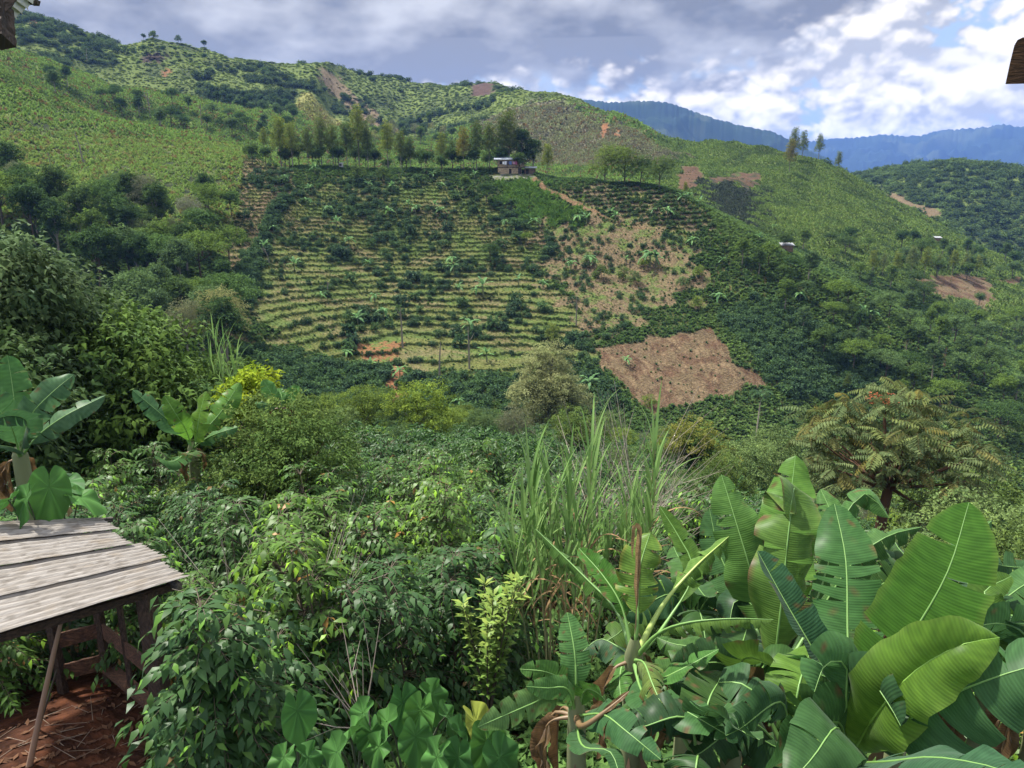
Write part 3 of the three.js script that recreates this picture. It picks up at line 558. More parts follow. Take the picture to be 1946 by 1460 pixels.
function bananaPlant(variant, pos, h, turn, label, group) {
  const s = BANANAS[variant % BANANAS.length], o = new THREE.Group();
  part(o, 'pseudostem', s.stem, stemMat); s.leaves.forEach((g) => part(o, 'leaf', g, bananaFar));
  o.scale.setScalar(h / 3.4); o.position.copy(pos); o.rotation.y = turn; add(o, 'banana_plant'); tag(o, label, 'banana plant', group); return o;
}
// ================================================================ the hillsides: ground cover, bushes, trees
// one tuft of fern or scrub: a few arching fronds
function tuftShape(seed, n, len, asp, spread, bend) {
  const f = rng(seed), L = new MB();
  for (let k = 0; k < n; k++) {
    const a = f() * 6.28, el = rr(spread, 1.3, f), d = dirOf(a, el), nn = V3(-d.x * 0.6, 1, -d.z * 0.6); nn.addScaledVector(d, -nn.dot(d)).normalize();
    L.leaf(V3(rr(-0.3, 0.3, f) * len, rr(-0.05, 0.5, f) * len, rr(-0.3, 0.3, f) * len), d, nn, len * rr(0.6, 1.15, f), len * asp, tint([1, 1, 1], rr(0.7, 1.25, f)), 0.2, bend);
  }
  return L.geo();
}
const TUFT = { fern: [tuftShape(1, 12, 0.62, 0.42, 0.15, 0.45), tuftShape(2, 13, 0.6, 0.38, 0.1, 0.5)], scrub: [tuftShape(3, 34, 0.34, 0.5, -0.2, 0.25), tuftShape(4, 38, 0.32, 0.5, -0.2, 0.3)], grass: [tuftShape(5, 9, 0.42, 0.16, 0.4, 0.4)], straw: [tuftShape(6, 6, 0.9, 0.035, -0.1, 0.1)], reed: [tuftShape(7, 9, 1.5, 0.07, 0.7, 0.35)] };
function blobShape(seed, n, len, asp) {  // a far bush or crown: leaf sprays over a lumpy dome, radius 1
  const f = rng(seed), L = new MB(), lumps = [];
  for (let k = 0; k < 7; k++) lumps.push([V3(rr(-0.55, 0.55, f), rr(0.25, 0.95, f), rr(-0.55, 0.55, f)), rr(0.34, 0.55, f), rr(0.75, 1.25, f)]);
  for (let k = 0; k < n; k++) {
    const [c, r, t] = lumps[k % 7], b = ballPoint(f).normalize(); if (b.y < -0.5) b.y *= -1;
    const p = c.clone().addScaledVector(b, r * rr(0.8, 1.05, f)), d = V3(b.x + rr(-1, 1, f), b.y * 0.4 + rr(-0.6, 0.4, f), b.z + rr(-1, 1, f)).normalize(), nn = V3(b.x * 0.6 + rr(-0.4, 0.4, f), 0.7, b.z * 0.6 + rr(-0.4, 0.4, f)); nn.addScaledVector(d, -nn.dot(d)).normalize();
    const l = len * rr(0.6, 1.3, f); L.leaf(p, d, nn, l, l * asp, tint([1, 1, 1], t * rr(0.8, 1.2, f)), 0.2, 0.25);
  }
  return L.geo();
}
const BLOB = [blobShape(21, 260, 0.34, 0.55), blobShape(22, 260, 0.34, 0.55), blobShape(23, 220, 0.4, 0.5)];
const BUSH = [blobShape(31, 170, 0.42, 0.5), blobShape(32, 170, 0.4, 0.5), blobShape(33, 150, 0.44, 0.5)];
const cover = { fern0: [[], []], fern1: [[], []], scrub0: [[], []], scrub1: [[], []], grass0: [[], []], straw0: [[], []], reed0: [[], []], far0: [[], []], far1: [[], []], wood0: [[], []], wood1: [[], []], wood2: [[], []] };
function put(k, m, c) { cover[k][0].push(m); cover[k][1].push(col3(c)); }
const FERNS = [[0.205, 0.31, 0.068], [0.155, 0.26, 0.055], [0.26, 0.33, 0.09], [0.20, 0.135, 0.055]], SCRUB = [[0.05, 0.092, 0.03], [0.072, 0.128, 0.035], [0.10, 0.165, 0.042], [0.045, 0.075, 0.034]];
const fR = rng(404);
{
  // walk outward in rings so that the cover thins in step with what can be seen of it
  for (let r = 96; r < 900;) {
    const dr = r < 300 ? 0.72 : r < 480 ? 0.95 : r < 620 ? 1.7 : 2.5, da = dr / r; r += dr;
    for (let az = -0.66; az < 0.66; az += da) {
      const a2 = az + (fR() - 0.5) * da, r2 = r + (fR() - 0.5) * dr, x = Math.sin(a2) * r2, z = -Math.cos(a2) * r2, y = heightAR(a2, r2);
      if (!inView(x, y, z, 2)) continue;
      const n = fbm2(x * 0.035, z * 0.035, 4), m = fbm2(x * 0.16 + 9, z * 0.16, 3), q = fR(), turn = fR() * 6.28, px = toPixel(V3(x, y, z)), u = px[0], v = px[1];
      const tx = rr(-0.3, 0.3, fR), tz = rr(-0.3, 0.3, fR);
      if (r2 < 300) {
        if (inP(PL.gullyErosion, x, z, 1) || (inP(PL.orangePatch, x, z, 3) && q < 0.8)) continue;
        if (inP(PL.bare, x, z, 1.8)) { if (q < 0.75) put('straw0', placed(x, y + 0.06, z, rr(0.7, 1.7, fR), turn, rr(-0.6, 0.6, fR), 1.2), fR() < 0.3 ? [0.09, 0.055, 0.04] : lerp3([0.36, 0.27, 0.17], [0.22, 0.14, 0.085], fR())); else if (q > 0.95) put('scrub0', placed(x, y, z, rr(0.5, 1.3, fR), turn), [0.07, 0.12, 0.04]); continue; }
        if (inP(PL.houseYard, x, z, 0.3) || inP(PL.housePath, x, z, 0.3) || inP(PL.nearScar, x, z, 0.3)) continue;
        if (inP(PL.maize, x, z, 5) && fR() < 0.8) { put('reed0', placed(x, y, z, rr(0.8, 1.3, fR), turn, tx, tz), lerp3([0.10, 0.205, 0.042], [0.17, 0.29, 0.06], fR())); continue; }
        if (inP(PL.terraces, x, z, 3) || inP(PL.leftTerraces, x, z, 1) || inP(PL.rightTerraces, x, z, 1)) { if (q > 0.955) put('scrub0', placed(x, y, z, rr(0.5, 1.3, fR), turn), lerp3([0.045, 0.085, 0.033], [0.10, 0.165, 0.045], fR())); else if (q < 0.6 + 0.6 * n) put('grass0', placed(x, y, z, rr(0.35, 0.75, fR), turn, tx, tz), lerp3([0.16, 0.19, 0.055], [0.10, 0.175, 0.042], fR())); continue; }
        if (inP(PL.clearing, x, z, 5)) { if (q < 0.25) put('straw0', placed(x, y + 0.1, z, rr(0.7, 1.4, fR), turn, rr(-0.5, 0.5, fR), rr(0.2, 1.3, fR)), [0.32, 0.25, 0.17]); else if (q > 0.9) put('scrub1', placed(x, y, z, rr(0.5, 1.3, fR), turn), lerp3([0.05, 0.09, 0.035], [0.10, 0.16, 0.045], fR())); else if (q < 0.62 + n * 0.8) put('grass0', placed(x, y, z, rr(0.5, 1.0, fR), turn, tx, tz), lerp3([0.16, 0.16, 0.06], [0.075, 0.12, 0.04], fR())); continue; }
        if (inP(PL.dryEdge, x, z, 2) && q < 0.7) { put('grass0', placed(x, y, z, rr(0.6, 1.2, fR), turn, tx, tz), lerp3([0.24, 0.21, 0.10], [0.12, 0.15, 0.05], fR())); continue; }
        const left = u < 470 - (v - 300) * 0.08;
        if (left && r2 > 195) { if (m < -0.26 || fR() < 0.08) continue; put(q < 0.5 ? 'fern0' : 'fern1', placed(x, y, z, rr(0.7, 1.5, fR) * (1 + 0.6 * n), turn, tx, tz), lerp3(lerp3(FERNS[0], FERNS[2], fR()), m + n * 0.5 > 0.16 && fR() < 0.5 ? FERNS[3] : FERNS[1], clamp(0.4 + m))); continue; }
        // right hand flank and the valley: coffee and scrub
        const rightFlank = u > 1330;
        if (q < 0.78 || n > 0) put(fR() < 0.5 ? 'scrub0' : 'scrub1', placed(x, y + 0.1, z, rr(1.0, 1.9, fR) * (rightFlank ? 1.15 : 1), turn, tx, tz), tint(lerp3(SCRUB[Math.floor(fR() * 4)], rightFlank && n + m > 0.0 ? [0.13, 0.20, 0.05] : SCRUB[1], 0.5), rr(0.8, 1.2, fR)));
        else put('grass0', placed(x, y, z, rr(0.8, 1.5, fR), turn, tx, tz), lerp3([0.085, 0.14, 0.04], [0.15, 0.16, 0.055], fR()));
        continue;
      }
      const soil = ['brownA', 'brownB', 'redSlipA', 'redSlipB', 'brownTop', 'orangeDot', 'slip310', 'rightBrown', 'rightRoad', 'rightPath'].some((k) => inP(PL[k], x, z, 2));
      if (soil) { if (q < 0.06) put('grass0', placed(x, y, z, 1.2, turn), [0.12, 0.12, 0.05]); continue; }
      if (r2 < 565 && !(u > 1560 && r2 > 470)) {
        const rightSpur = u > 1250, light = rightSpur ? lerp3([0.125, 0.205, 0.045], [0.18, 0.245, 0.06], fR()) : lerp3(FERNS[0], FERNS[1], fR());
        let c = lerp3(light, [0.075, 0.122, 0.038], sstep(-0.05, 0.4, n + m * 0.3) * (rightSpur ? 0.8 : 0.55));
        if (inP(PL.burnt, x, z, 9)) { c = lerp3([0.045, 0.062, 0.04], [0.065, 0.085, 0.045], fR()); }
        if (inP(PL.greySlope, x, z, 8)) c = lerp3([0.22, 0.25, 0.11], [0.17, 0.165, 0.10], clamp(0.5 + m + n));
        if (inP(PL.yellowSpur, x, z, 3)) c = lerp3([0.26, 0.26, 0.085], [0.19, 0.22, 0.065], fR());
        if (!rightSpur && m > 0.12 && fR() < 0.35) c = FERNS[3];
        put(q < 0.5 ? 'fern0' : 'fern1', placed(x, y, z, rr(0.9, 1.6, fR) * (dr / 0.95), turn, tx, tz), tint(c, rr(0.8, 1.2, fR)));
        continue;
      }
      // the high ridges and the wooded hill on the right
      const wooded = (u > 1545 && r2 > 480) || (u < 225 && v < 125 && n > -0.15) || fbm2(x * 0.012 + 3, z * 0.012, 4) > 0.27 || (v > 175 && u > 420 && u < 560);
      if (wooded) { if (q < (u > 1545 ? 0.42 : 0.26)) { const w = u > 1545; put(`wood${Math.floor(fR() * 3)}`, placed(x, y - 0.6, z, rr(1.7, 3.5, fR), turn, 0, 0, rr(0.85, 1.3, fR)), tint(lerp3([0.045, 0.08, 0.03], w ? [0.11, 0.17, 0.048] : [0.09, 0.138, 0.05], fR()), rr(0.75, 1.25, fR))); continue; } }
      let c = lerp3([0.23, 0.31, 0.075], [0.155, 0.225, 0.06], clamp(0.5 + n * 1.6 + m * 0.5));
      if (inP(PL.greySlope, x, z, 8)) c = lerp3([0.22, 0.25, 0.11], [0.17, 0.165, 0.10], clamp(0.5 + m));
      if (inP(PL.yellowSpur, x, z, 3)) c = [0.32, 0.33, 0.10]; if (inP(PL.brownSpur, x, z, 4)) { if (q < 0.7) continue; c = lerp3([0.25, 0.19, 0.12], [0.15, 0.17, 0.07], fR() * 0.7); } if (inP(PL.darkLens, x, z, 4)) c = [0.075, 0.06, 0.045];
      if (u > 620 && u < 900 && v < 205) c = lerp3(c, [0.115, 0.17, 0.055], 0.6);
      if (m < -0.24) continue;
      put(q < 0.5 ? 'far0' : 'far1', placed(x, y - 0.15, z, rr(0.55, 1.3, fR) * (1 + 0.9 * m) * (dr / 1.9), turn, 0, 0, rr(0.28, 0.5, fR)), tint(c, rr(0.8, 1.2, fR)));
    }
  }
  // grass along the lips of the terraces, darkened to paint in riser shade
  for (const [x0, z0, kind] of EDGES) for (let k = 0; k < 4; k++) {
    const x = x0 + rr(-0.35, 0.35, fR), z = z0 + rr(-0.1, 0.3, fR), y = heightAt(x, z);
    put('grass0', placed(x, y, z, rr(0.6, 1.15, fR), fR() * 6.28, rr(-0.2, 0.2, fR), 0), lerp3([0.042, 0.072, 0.024], [0.075, 0.115, 0.034], fR()));
  }
  const say = { fern0: ['fern_cover', TUFT.fern[0], 'bright green fern covering the open shoulders of the hills', 'fern'], fern1: ['fern_cover', TUFT.fern[1], 'yellow green and rusty fern fronds on the open slopes', 'fern'], scrub0: ['undergrowth', TUFT.scrub[0], 'dark green undergrowth on the valley sides', 'undergrowth'], scrub1: ['undergrowth', TUFT.scrub[1], 'mixed green scrub filling the slopes of the valley', 'undergrowth'], grass0: ['terrace_grass', TUFT.grass[0], 'olive grass along the terrace lips and clearings', 'grass'], straw0: ['cut_straw', TUFT.straw[0], 'dry cut straw littering the bare plots', 'straw'], reed0: ['tall_grass', TUFT.reed[0], 'tall light green grass below the farmhouse', 'grass'], far0: ['ridge_scrub', BLOB[0], 'low green scrub over the high ridges', 'scrub'], far1: ['ridge_scrub', BLOB[1], 'low mottled scrub on the far slopes', 'scrub'], wood0: ['hill_wood', BLOB[0], 'dark green wood covering the far hills', 'wood'], wood1: ['hill_wood', BLOB[1], 'mid green wood covering the far hills', 'wood'], wood2: ['hill_wood', BLOB[2], 'mixed green wood covering the far hills', 'wood'] };
  for (const [k, [name, geo, label, cat]] of Object.entries(say)) if (cover[k][0].length) stuff(name, geo, dullLeaf, cover[k][0], cover[k][1], label, cat);
}
// ---------------------------------------------------------------- coffee bushes on the terraces: the largest in view one by one, the rest together
{
  const all = [], f = rng(515);
  for (const [x0, z0, kind] of EDGES) {
    const n = fbm2(x0 * 0.045 + 11, z0 * 0.045, 3), p = kind ? 0.62 : clamp(0.15 + n * 0.8 + 0.14 * (z0 < -225 ? 1 : 0), 0.02, 0.6);
    if (f() < p) { const x = x0 + rr(-0.3, 0.3, f), z = z0 + rr(0.0, 0.9, f) * (kind ? 0.2 : 1); all.push([x, heightAt(x, z), z, kind ? rr(0.45, 0.7, f) : rr(0.45, 0.95, f) + (f() < 0.14 ? rr(0.2, 0.9, f) : 0), kind]); }
  }
  const dense = [plot([[440, 650], [640, 695], [800, 715], [960, 725], [1130, 690], [1200, 790], [1000, 820], [760, 800], [560, 760], [470, 700]], 90), plot([[1350, 600], [1420, 660], [1460, 730], [1500, 760], [1720, 780], [1700, 700], [1560, 620], [1440, 560]], 100), plot([[520, 380], [560, 372], [505, 470], [470, 600], [440, 620], [430, 590], [460, 500]], 120)];
  for (const d of dense) for (let k = 0; k < 900; k++) { const x = rr(d.box[0], d.box[1], f), z = rr(d.box[2], d.box[3], f); if (inPlot(d, x, z) && !inP(PL.gullyErosion, x, z, 1) && !inP(PL.orangePatch, x, z, 2)) { const y = heightAt(x, z); if (inView(x, y, z, 1)) all.push([x, y, z, rr(0.7, 1.25, f), 0]); } }
  for (let k = 0; k < 500; k++) { const d = PL.clearing, x = rr(d.box[0], d.box[1], f), z = rr(d.box[2], d.box[3], f); if (inPlot(d, x, z) && fbm2(x * 0.05, z * 0.05, 3) > -0.08) all.push([x, heightAt(x, z), z, rr(0.4, 0.9, f), 0]); }
  all.sort((a, b) => b[3] / Math.hypot(b[0], b[2]) - a[3] / Math.hypot(a[0], a[2]));
  const far = [leafTint(0.046, 0.090, 0.036), leafTint(0.060, 0.112, 0.038), leafTint(0.040, 0.076, 0.036)], rest = [[], [], []], restC = [[], [], []];
  all.forEach(([x, y, z, s, kind], i) => {
    if (i < 300) {
      const m = new THREE.Mesh(BUSH[i % 3], far[Math.floor(f() * 3)]); m.position.set(x, y - 0.12, z); m.rotation.y = f() * 6.28; m.scale.set(s * 1.15, s * rr(1.1, 1.5, f), s * 1.15);
      add(m, 'hillside_coffee_bush'); tag(m, 'dark green coffee bush in the plantation across the valley', 'coffee bush', 'coffee bushes across the valley');
    } else { const k = i % 3; rest[k].push(placed(x, y - 0.1, z, s * 1.05, f() * 6.28, 0, 0, rr(0.95, 1.5, f))); restC[k].push(col3(tint(kind ? [0.06, 0.105, 0.034] : lerp3([0.040, 0.076, 0.036], [0.066, 0.118, 0.04], f()), 1))); }
  });
  rest.forEach((m, k) => stuff('coffee_rows', BUSH[k], dullLeaf, m, restC[k], 'rows of small dark coffee bushes on the far terraces', 'coffee bushes'));
}
// ---------------------------------------------------------------- trees that can be told apart
const fT = rng(616);
const DK = leafTint(0.85, 0.95, 0.9), MD = leafTint(1.2, 1.2, 1.05), LT = leafTint(1.75, 1.65, 1.1), GRY = leafTint(1.5, 1.45, 1.7), YG = leafTint(1.75, 1.65, 0.9), BR = leafTint(1.9, 1.35, 0.95), PN = leafTint(1, 1, 1);
// eucalyptus row along the crest
const E1 = 'slender eucalyptus in the row along the crest left of the farmhouse';
for (const [u, vb, vt, m, l] of [[503, 292, 246, YG, 'small yellow green eucalyptus at the left end of the crest row'], [535, 298, 226, LT, 0], [556, 300, 236, LT, 0], [586, 312, 246, MD, 0], [612, 318, 227, MD, 0], [634, 318, 240, MD, 0], [660, 320, 236, DK, 0], [683, 318, 207, LT, 'tallest eucalyptus of the crest row, pointed top'], [700, 322, 246, DK, 0], [738, 322, 234, LT, 0], [762, 322, 250, MD, 0], [780, 322, 262, DK, 0], [840, 322, 254, LT, 0], [860, 322, 268, DK, 0], [882, 325, 244, BR, 'brownish eucalyptus left of the farmhouse trees'], [906, 318, 232, DK, 'dark narrow eucalyptus standing just left of the farmhouse'], [930, 320, 235, MD, 0], [955, 318, 226, DK, 0], [967, 312, 210, MD, 'broad tall eucalyptus rising right behind the farmhouse roof'], [990, 312, 250, DK, 'dark tree behind the right end of the farmhouse roof'], [1012, 318, 268, DK, 'small dark tree to the right of the farmhouse'], [1040, 322, 274, YG, 'pale yellow green eucalyptus standing alone right of the farmhouse'], [1150, 345, 284, LT, 'left tree of the light green pair above the right terraces'], [1186, 345, 288, LT, 'right tree of the light green pair above the right terraces'], [1217, 352, 304, DK, 'dark oval tree above the right terraces'], [1252, 360, 307, MD, 'feathery tree at the right end of the right terraces'], [1302, 375, 346, YG, 'small yellow green tree at the outer edge of the right terraces']]) {
  const g = gnd(u, vb, 225, 330); if (!g) continue;
  const h = Math.min(26, (toPixel(g)[1] - vt) * Math.hypot(g.r, g.y) / FPX * 1.02);
  const wide = /broad|dark tree|oval|pair|feathery/.test(l || '');
  tree(wide && u > 1100 ? 'thicket' : wide && u > 960 && u !== 967 ? 'tall' : 'euca', Math.floor(fT() * 3), g, h, fT() * 6.28, m, 'eucalyptus_tree', l || E1, 'tree', l ? 'trees along the crest' : 'eucalyptus row on the crest');
}
// undergrowth trees filling the row
for (let k = 0; k < 26; k++) { const u = 480 + k * 21 + rr(-8, 8, fT), g = ground(u, 322, 235, 330) ?? ground(u, 335, 235, 330); if (g) { g.z -= rr(2, 12, fT); g.y = heightAt(g.x, g.z); tree('broad', k, g, rr(4.5, 8.5, fT), fT() * 6.28, k % 3 ? DK : MD, 'crest_thicket_tree', 'low dark tree filling the gap below the eucalyptus row', 'tree', 'low trees on the crest'); } }
// four on the green spur to the right
[[1507, 306, 246, 'tallest of the dark eucalyptus group on the right spur'], [1524, 304, 252, 'middle eucalyptus of the dark group on the right spur'], [1555, 306, 258, 'round topped eucalyptus at the right of the spur group'], [1592, 320, 290, 'small eucalyptus alone on the falling edge of the right spur'], [1500, 330, 268, 'brown drooping tree in front of the spur eucalyptus group']].forEach(([u, vb, vt, l], k) => { const g = ground(u, vb, 330, 520) ?? ground(u, vb + 10, 330, 560); if (g) tree('euca', k, g, (toPixel(g)[1] - vt) * g.r / FPX, k * 1.3, k === 4 ? BR : GRY, 'spur_tree', l, 'tree', 'trees on the right spur'); });
// forest in the ravine left of the terraces
function grove(n, poly, kinds, hs, mats, name, label, group, gap, r0, r1, k = 0.6) {
  const done = [], xs = poly.map((p) => p[0]), ys = poly.map((p) => p[1]), P = { poly, box: [Math.min(...xs), Math.max(...xs), Math.min(...ys), Math.max(...ys)] };
  for (let t = 0; t < n * 30 && done.length < n; t++) {
    const u = rr(P.box[0], P.box[1], fT), v = rr(P.box[2], P.box[3], fT); if (!inPlot(P, u, v)) continue;
    const h = rr(hs[0], hs[1], fT), g = spot(u, v, h, k, r0, r1); if (!g || g.r > r1 || done.some((q) => Math.hypot(q.x - g.x, q.z - g.z) < gap)) continue;
    done.push(g); tree(kinds[Math.floor(fT() * kinds.length)], Math.floor(fT() * 6), g, h, fT() * 6.28, mats[Math.floor(fT() * mats.length)], name, label, 'tree', group);
  }
}
grove(62, [[-40, 310], [110, 330], [240, 340], [360, 350], [455, 350], [462, 470], [425, 640], [330, 640], [180, 480], [-40, 400]], ['tall', 'broad', 'tall', 'umbrella', 'wispy'], [7, 13], [DK, MD, GRY, LT, leafTint(1.25, 1.35, 1.2)], 'ravine_tree', 'dark broadleaf tree in the dense ravine forest left of the terraces', 'ravine forest trees', 3.6, 90, 260);
grove(26, [[40, 108], [130, 140], [260, 180], [360, 190], [480, 235], [560, 240], [540, 268], [430, 258], [330, 250], [210, 222], [110, 178], [40, 140]], ['tall', 'broad', 'umbrella'], [6, 10], [DK, DK, MD, GRY], 'gully_tree', 'dark tree in the wooded gully between the two fern shoulders', 'trees of the upper gully', 5, 335, 460, 0.4);
grove(30, [[380, 170], [560, 190], [560, 225], [470, 205], [390, 195]], ['broad', 'tall'], [6, 10], [DK, GRY], 'back_valley_tree', 'bluish tree in the wooded valley below the high left ridge', 'trees in the back valley', 6, 470, 640);
grove(30, [[680, 230], [760, 225], [860, 225], [860, 262], [740, 275], [690, 262]], ['broad', 'tall', 'wispy'], [6, 10], [GRY, LT, MD], 'back_valley_tree', 'pale tree in the back valley above the crest row', 'trees in the middle back valley', 6, 440, 660);
grove(34, [[215, 76], [300, 62], [400, 80], [450, 100], [300, 74]], ['shrub', 'broad'], [3.5, 6.5], [DK, MD], 'skyline_tree', 'small dark tree standing along the high left skyline', 'trees on the left skyline', 7, 640, 720, 0.3);
grove(84, [[1420, 450], [1560, 445], [1700, 490], [1760, 540], [1990, 610], [1990, 850], [1850, 800], [1700, 740], [1560, 650], [1470, 560], [1400, 490]], ['umbrella', 'broad', 'umbrella', 'tall'], [4.5, 8.5], [GRY, GRY, DK, MD, LT, PN, LT], 'flank_tree', 'grey green shade tree on the right flank of the valley', 'shade trees on the right flank', 4.5, 130, 330);
grove(26, [[1600, 450], [1720, 440], [1850, 460], [1990, 480], [1990, 520], [1800, 515], [1640, 500]], ['broad', 'umbrella', 'tall'], [5, 9], [GRY, DK, MD], 'spur_foot_tree', 'dark tree at the foot of the green spur on the right', 'trees at the foot of the spur', 5, 260, 430);
for (let k = 0; k < 9; k++) { const g = ground(1650 + k * 26 + rr(-6, 6, fT), 527 + rr(-2, 2, fT), 200, 420); if (g) tree('euca', k, g, rr(9, 13, fT), fT() * 6.28, k % 2 ? GRY : LT, 'roadside_tree', 'thin stemmed tree in the line above the brown field on the right', 'tree', 'tree line above the right brown field'); }
const ONE = (kind, variant, u, v, h, mat, name, label, cat = 'tree', k = 0.5, r0 = 60, r1 = 330) => { const g = spot(u, v, h, k, r0, r1); if (g) tree(kind, variant, g, h, fT() * 6.28, mat, name, label, cat, null); };
ONE('wispy', 0, 285, 385, 12, PN, 'bearded_tree', 'pale grey tree hung with moss in the ravine forest', 'tree', 0.6, 100, 260);
ONE('wispy', 1, 275, 455, 9, leafTint(0.75, 0.9, 0.7), 'bearded_tree', 'smaller pale moss hung tree below the large grey one', 'tree', 0.6, 90, 260);
ONE('umbrella', 0, 400, 370, 9, LT, 'flat_crowned_tree', 'bright flat crowned tree at the right edge of the ravine forest', 'tree', 0.75, 100, 260);
ONE('shrub', 0, 680, 330, 4.6, MD, 'round_tree', 'left of the two round dense trees under the crest row', 'tree', 0.5);
ONE('shrub', 1, 728, 334, 4.2, MD, 'round_tree', 'right of the two round dense trees under the crest row', 'tree', 0.5);
ONE('umbrella', 1, 932, 478, 5.5, DK, 'spreading_tree', 'dark spreading tree in the middle of the terraced hillside', 'tree', 0.6);
ONE('umbrella', 0, 1000, 452, 3.5, YG, 'light_spreading_shrub', 'yellow green flat topped shrub right of the dark spreading tree', 'shrub', 0.7);
ONE('broad', 1, 925, 365, 6, DK, 'farm_tree', 'dark tree cluster just below and left of the farmhouse', 'tree', 0.6);
ONE('broad', 2, 885, 350, 5.5, LT, 'farm_tree', 'lighter tree beside the dark one below the farmhouse', 'tree', 0.6);
ONE('shrub', 2, 1222, 502, 2.6, YG, 'yellow_shrub', 'yellow leaved shrub in the brown clearing', 'shrub', 0.5);
ONE('shrub', 0, 1143, 518, 3.4, MD, 'clearing_tree', 'round dark shrub left of centre in the brown clearing', 'shrub', 0.5);
ONE('shrub', 1, 1205, 530, 3.2, GRY, 'clearing_tree', 'greyish small tree in the middle of the brown clearing', 'shrub', 0.5);
ONE('shrub', 2, 1185, 520, 3.2, MD, 'clearing_tree', 'green small tree between its greyish and dark neighbours in the clearing', 'shrub', 0.5);
ONE('shrub', 0, 1327, 522, 3.2, LT, 'clearing_tree', 'light green small tree at the right edge of the clearing', 'shrub', 0.5);
ONE('shrub', 1, 1297, 540, 3, GRY, 'clearing_tree', 'small pale tree on a thin stem right of the clearing', 'shrub', 0.5);
ONE('shrub', 1, 1325, 578, 3.2, LT, 'clearing_tree', 'lone light green shrub under the clearing, right side', 'shrub', 0.5);
ONE('citrus', 0, 1050, 632, 4.2, MD, 'fruit_tree', 'small green tree on a bare stem above the pale valley tree', 'tree', 0.6);
ONE('shrub', 2, 1234, 763, 2.4, YG, 'bright_shrub', 'round bright green shrub at the lower edge of the bare plot', 'shrub', 0.5);
ONE('euca', 1, 1609, 730, 5, DK, 'young_tree', 'young dark pointed tree above the feather leaved tree', 'tree', 0.5);
ONE('broad', 0, 1860, 570, 5.5, GRY, 'shade_tree', 'rounded grey green tree standing in the right brown field', 'tree', 0.6, 150, 420);
// bananas scattered over the far hillside
const BL = 'small banana plant on the far hillside plantation', BG = 'banana plants on the far hillside';
[[605, 308], [598, 318], [542, 335], [588, 358], [582, 380], [592, 386], [520, 432], [503, 465], [812, 322], [822, 330], [872, 318], [902, 330], [840, 300], [776, 388], [790, 392], [826, 388], [838, 398], [862, 504], [858, 492], [745, 352], [738, 400], [700, 348], [960, 420], [1005, 412], [1018, 418], [1108, 405], [1098, 412], [1115, 414], [1163, 400], [1170, 408], [1235, 484, 6], [1246, 488, 5], [1315, 455], [1372, 494], [1365, 560], [918, 538, 5], [1032, 538], [872, 545], [905, 550], [985, 528], [893, 612, 5], [1130, 498], [1120, 490], [1190, 492], [1085, 500], [1295, 372], [1310, 368], [1330, 380], [1268, 400], [1240, 398], [660, 668], [705, 690], [760, 702], [808, 738], [872, 760], [925, 668], [1190, 682, 2.6], [1120, 722], [625, 395], [640, 420], [664, 455], [700, 500], [712, 560], [560, 500], [610, 560], [680, 600], [730, 590], [1442, 448], [1470, 430], [1500, 500], [1520, 560], [1640, 590], [1655, 596]].forEach(([u, v, h], k) => { const H = h ?? rr(2.5, 4.1, fT), g = spot(u, v, H, 0.6, 100, 330); if (g) bananaPlant(k, g, H, fT() * 6.28, BL, BG); });
// bare poles of dead trees
function deadTree(u, vb, vt, lean, label, forked) {
  const g = ground(u, vb, 60, 700); if (!g) return; const h = (vb - vt) * Math.hypot(g.r, g.y) / FPX, b = new MB(), t = h * 0.018 + 0.03;
  b.tube([V3(0, -0.4, 0), V3(lean * h * 0.3, h * 0.5, 0), V3(lean * h, h, 0)], [t * 1.2, t, t * 0.5], PALEWOOD, 6);
  if (forked) for (let k = 0; k < forked; k++) b.tube([V3(lean * h * 0.5, h * rr(0.5, 0.8, fT), 0), V3(lean * h + rr(-0.2, 0.2, fT) * h, h * rr(0.8, 1.02, fT), rr(-0.1, 0.1, fT) * h)], [t * 0.6, t * 0.2], PALEWOOD, 4);
  const o = new THREE.Mesh(b.geo(), barkMat); o.position.copy(g); add(o, 'dead_tree'); tag(o, label, 'dead tree', 'dead trees');
}
deadTree(765, 662, 585, -0.02, 'tall thin bare trunk on the lower terraces, leaning slightly', 1);
deadTree(892, 702, 622, -0.02, 'tall pale bare pole below a banana plant on the lower terraces', 1);
deadTree(835, 725, 650, 0.05, 'short bare pole between two taller ones on the lower slope', 0);
deadTree(1095, 622, 565, 0, 'straight bare pole under a leafy top near the clearing', 0);
deadTree(513, 505, 470, -0.3, 'grey broken stump at the left edge of the terraces', 3);
deadTree(623, 565, 535, 0.05, 'pale dead forked trunk among the left terrace bushes', 4);
deadTree(286, 228, 186, -0.02, 'white forked dead tree in the wooded upper gully', 6);
deadTree(383, 240, 205, 0.04, 'grey dead tree at the right end of the upper gully', 4);
deadTree(166, 122, 100, 0.05, 'white bare trunk on the wooded left hill', 1);
deadTree(158, 310, 262, -0.15, 'thin leaning bare trunk in the fern slope on the left', 0);
deadTree(97, 322, 295, -0.03, 'short bare trunk in the fern slope, leftmost', 1);
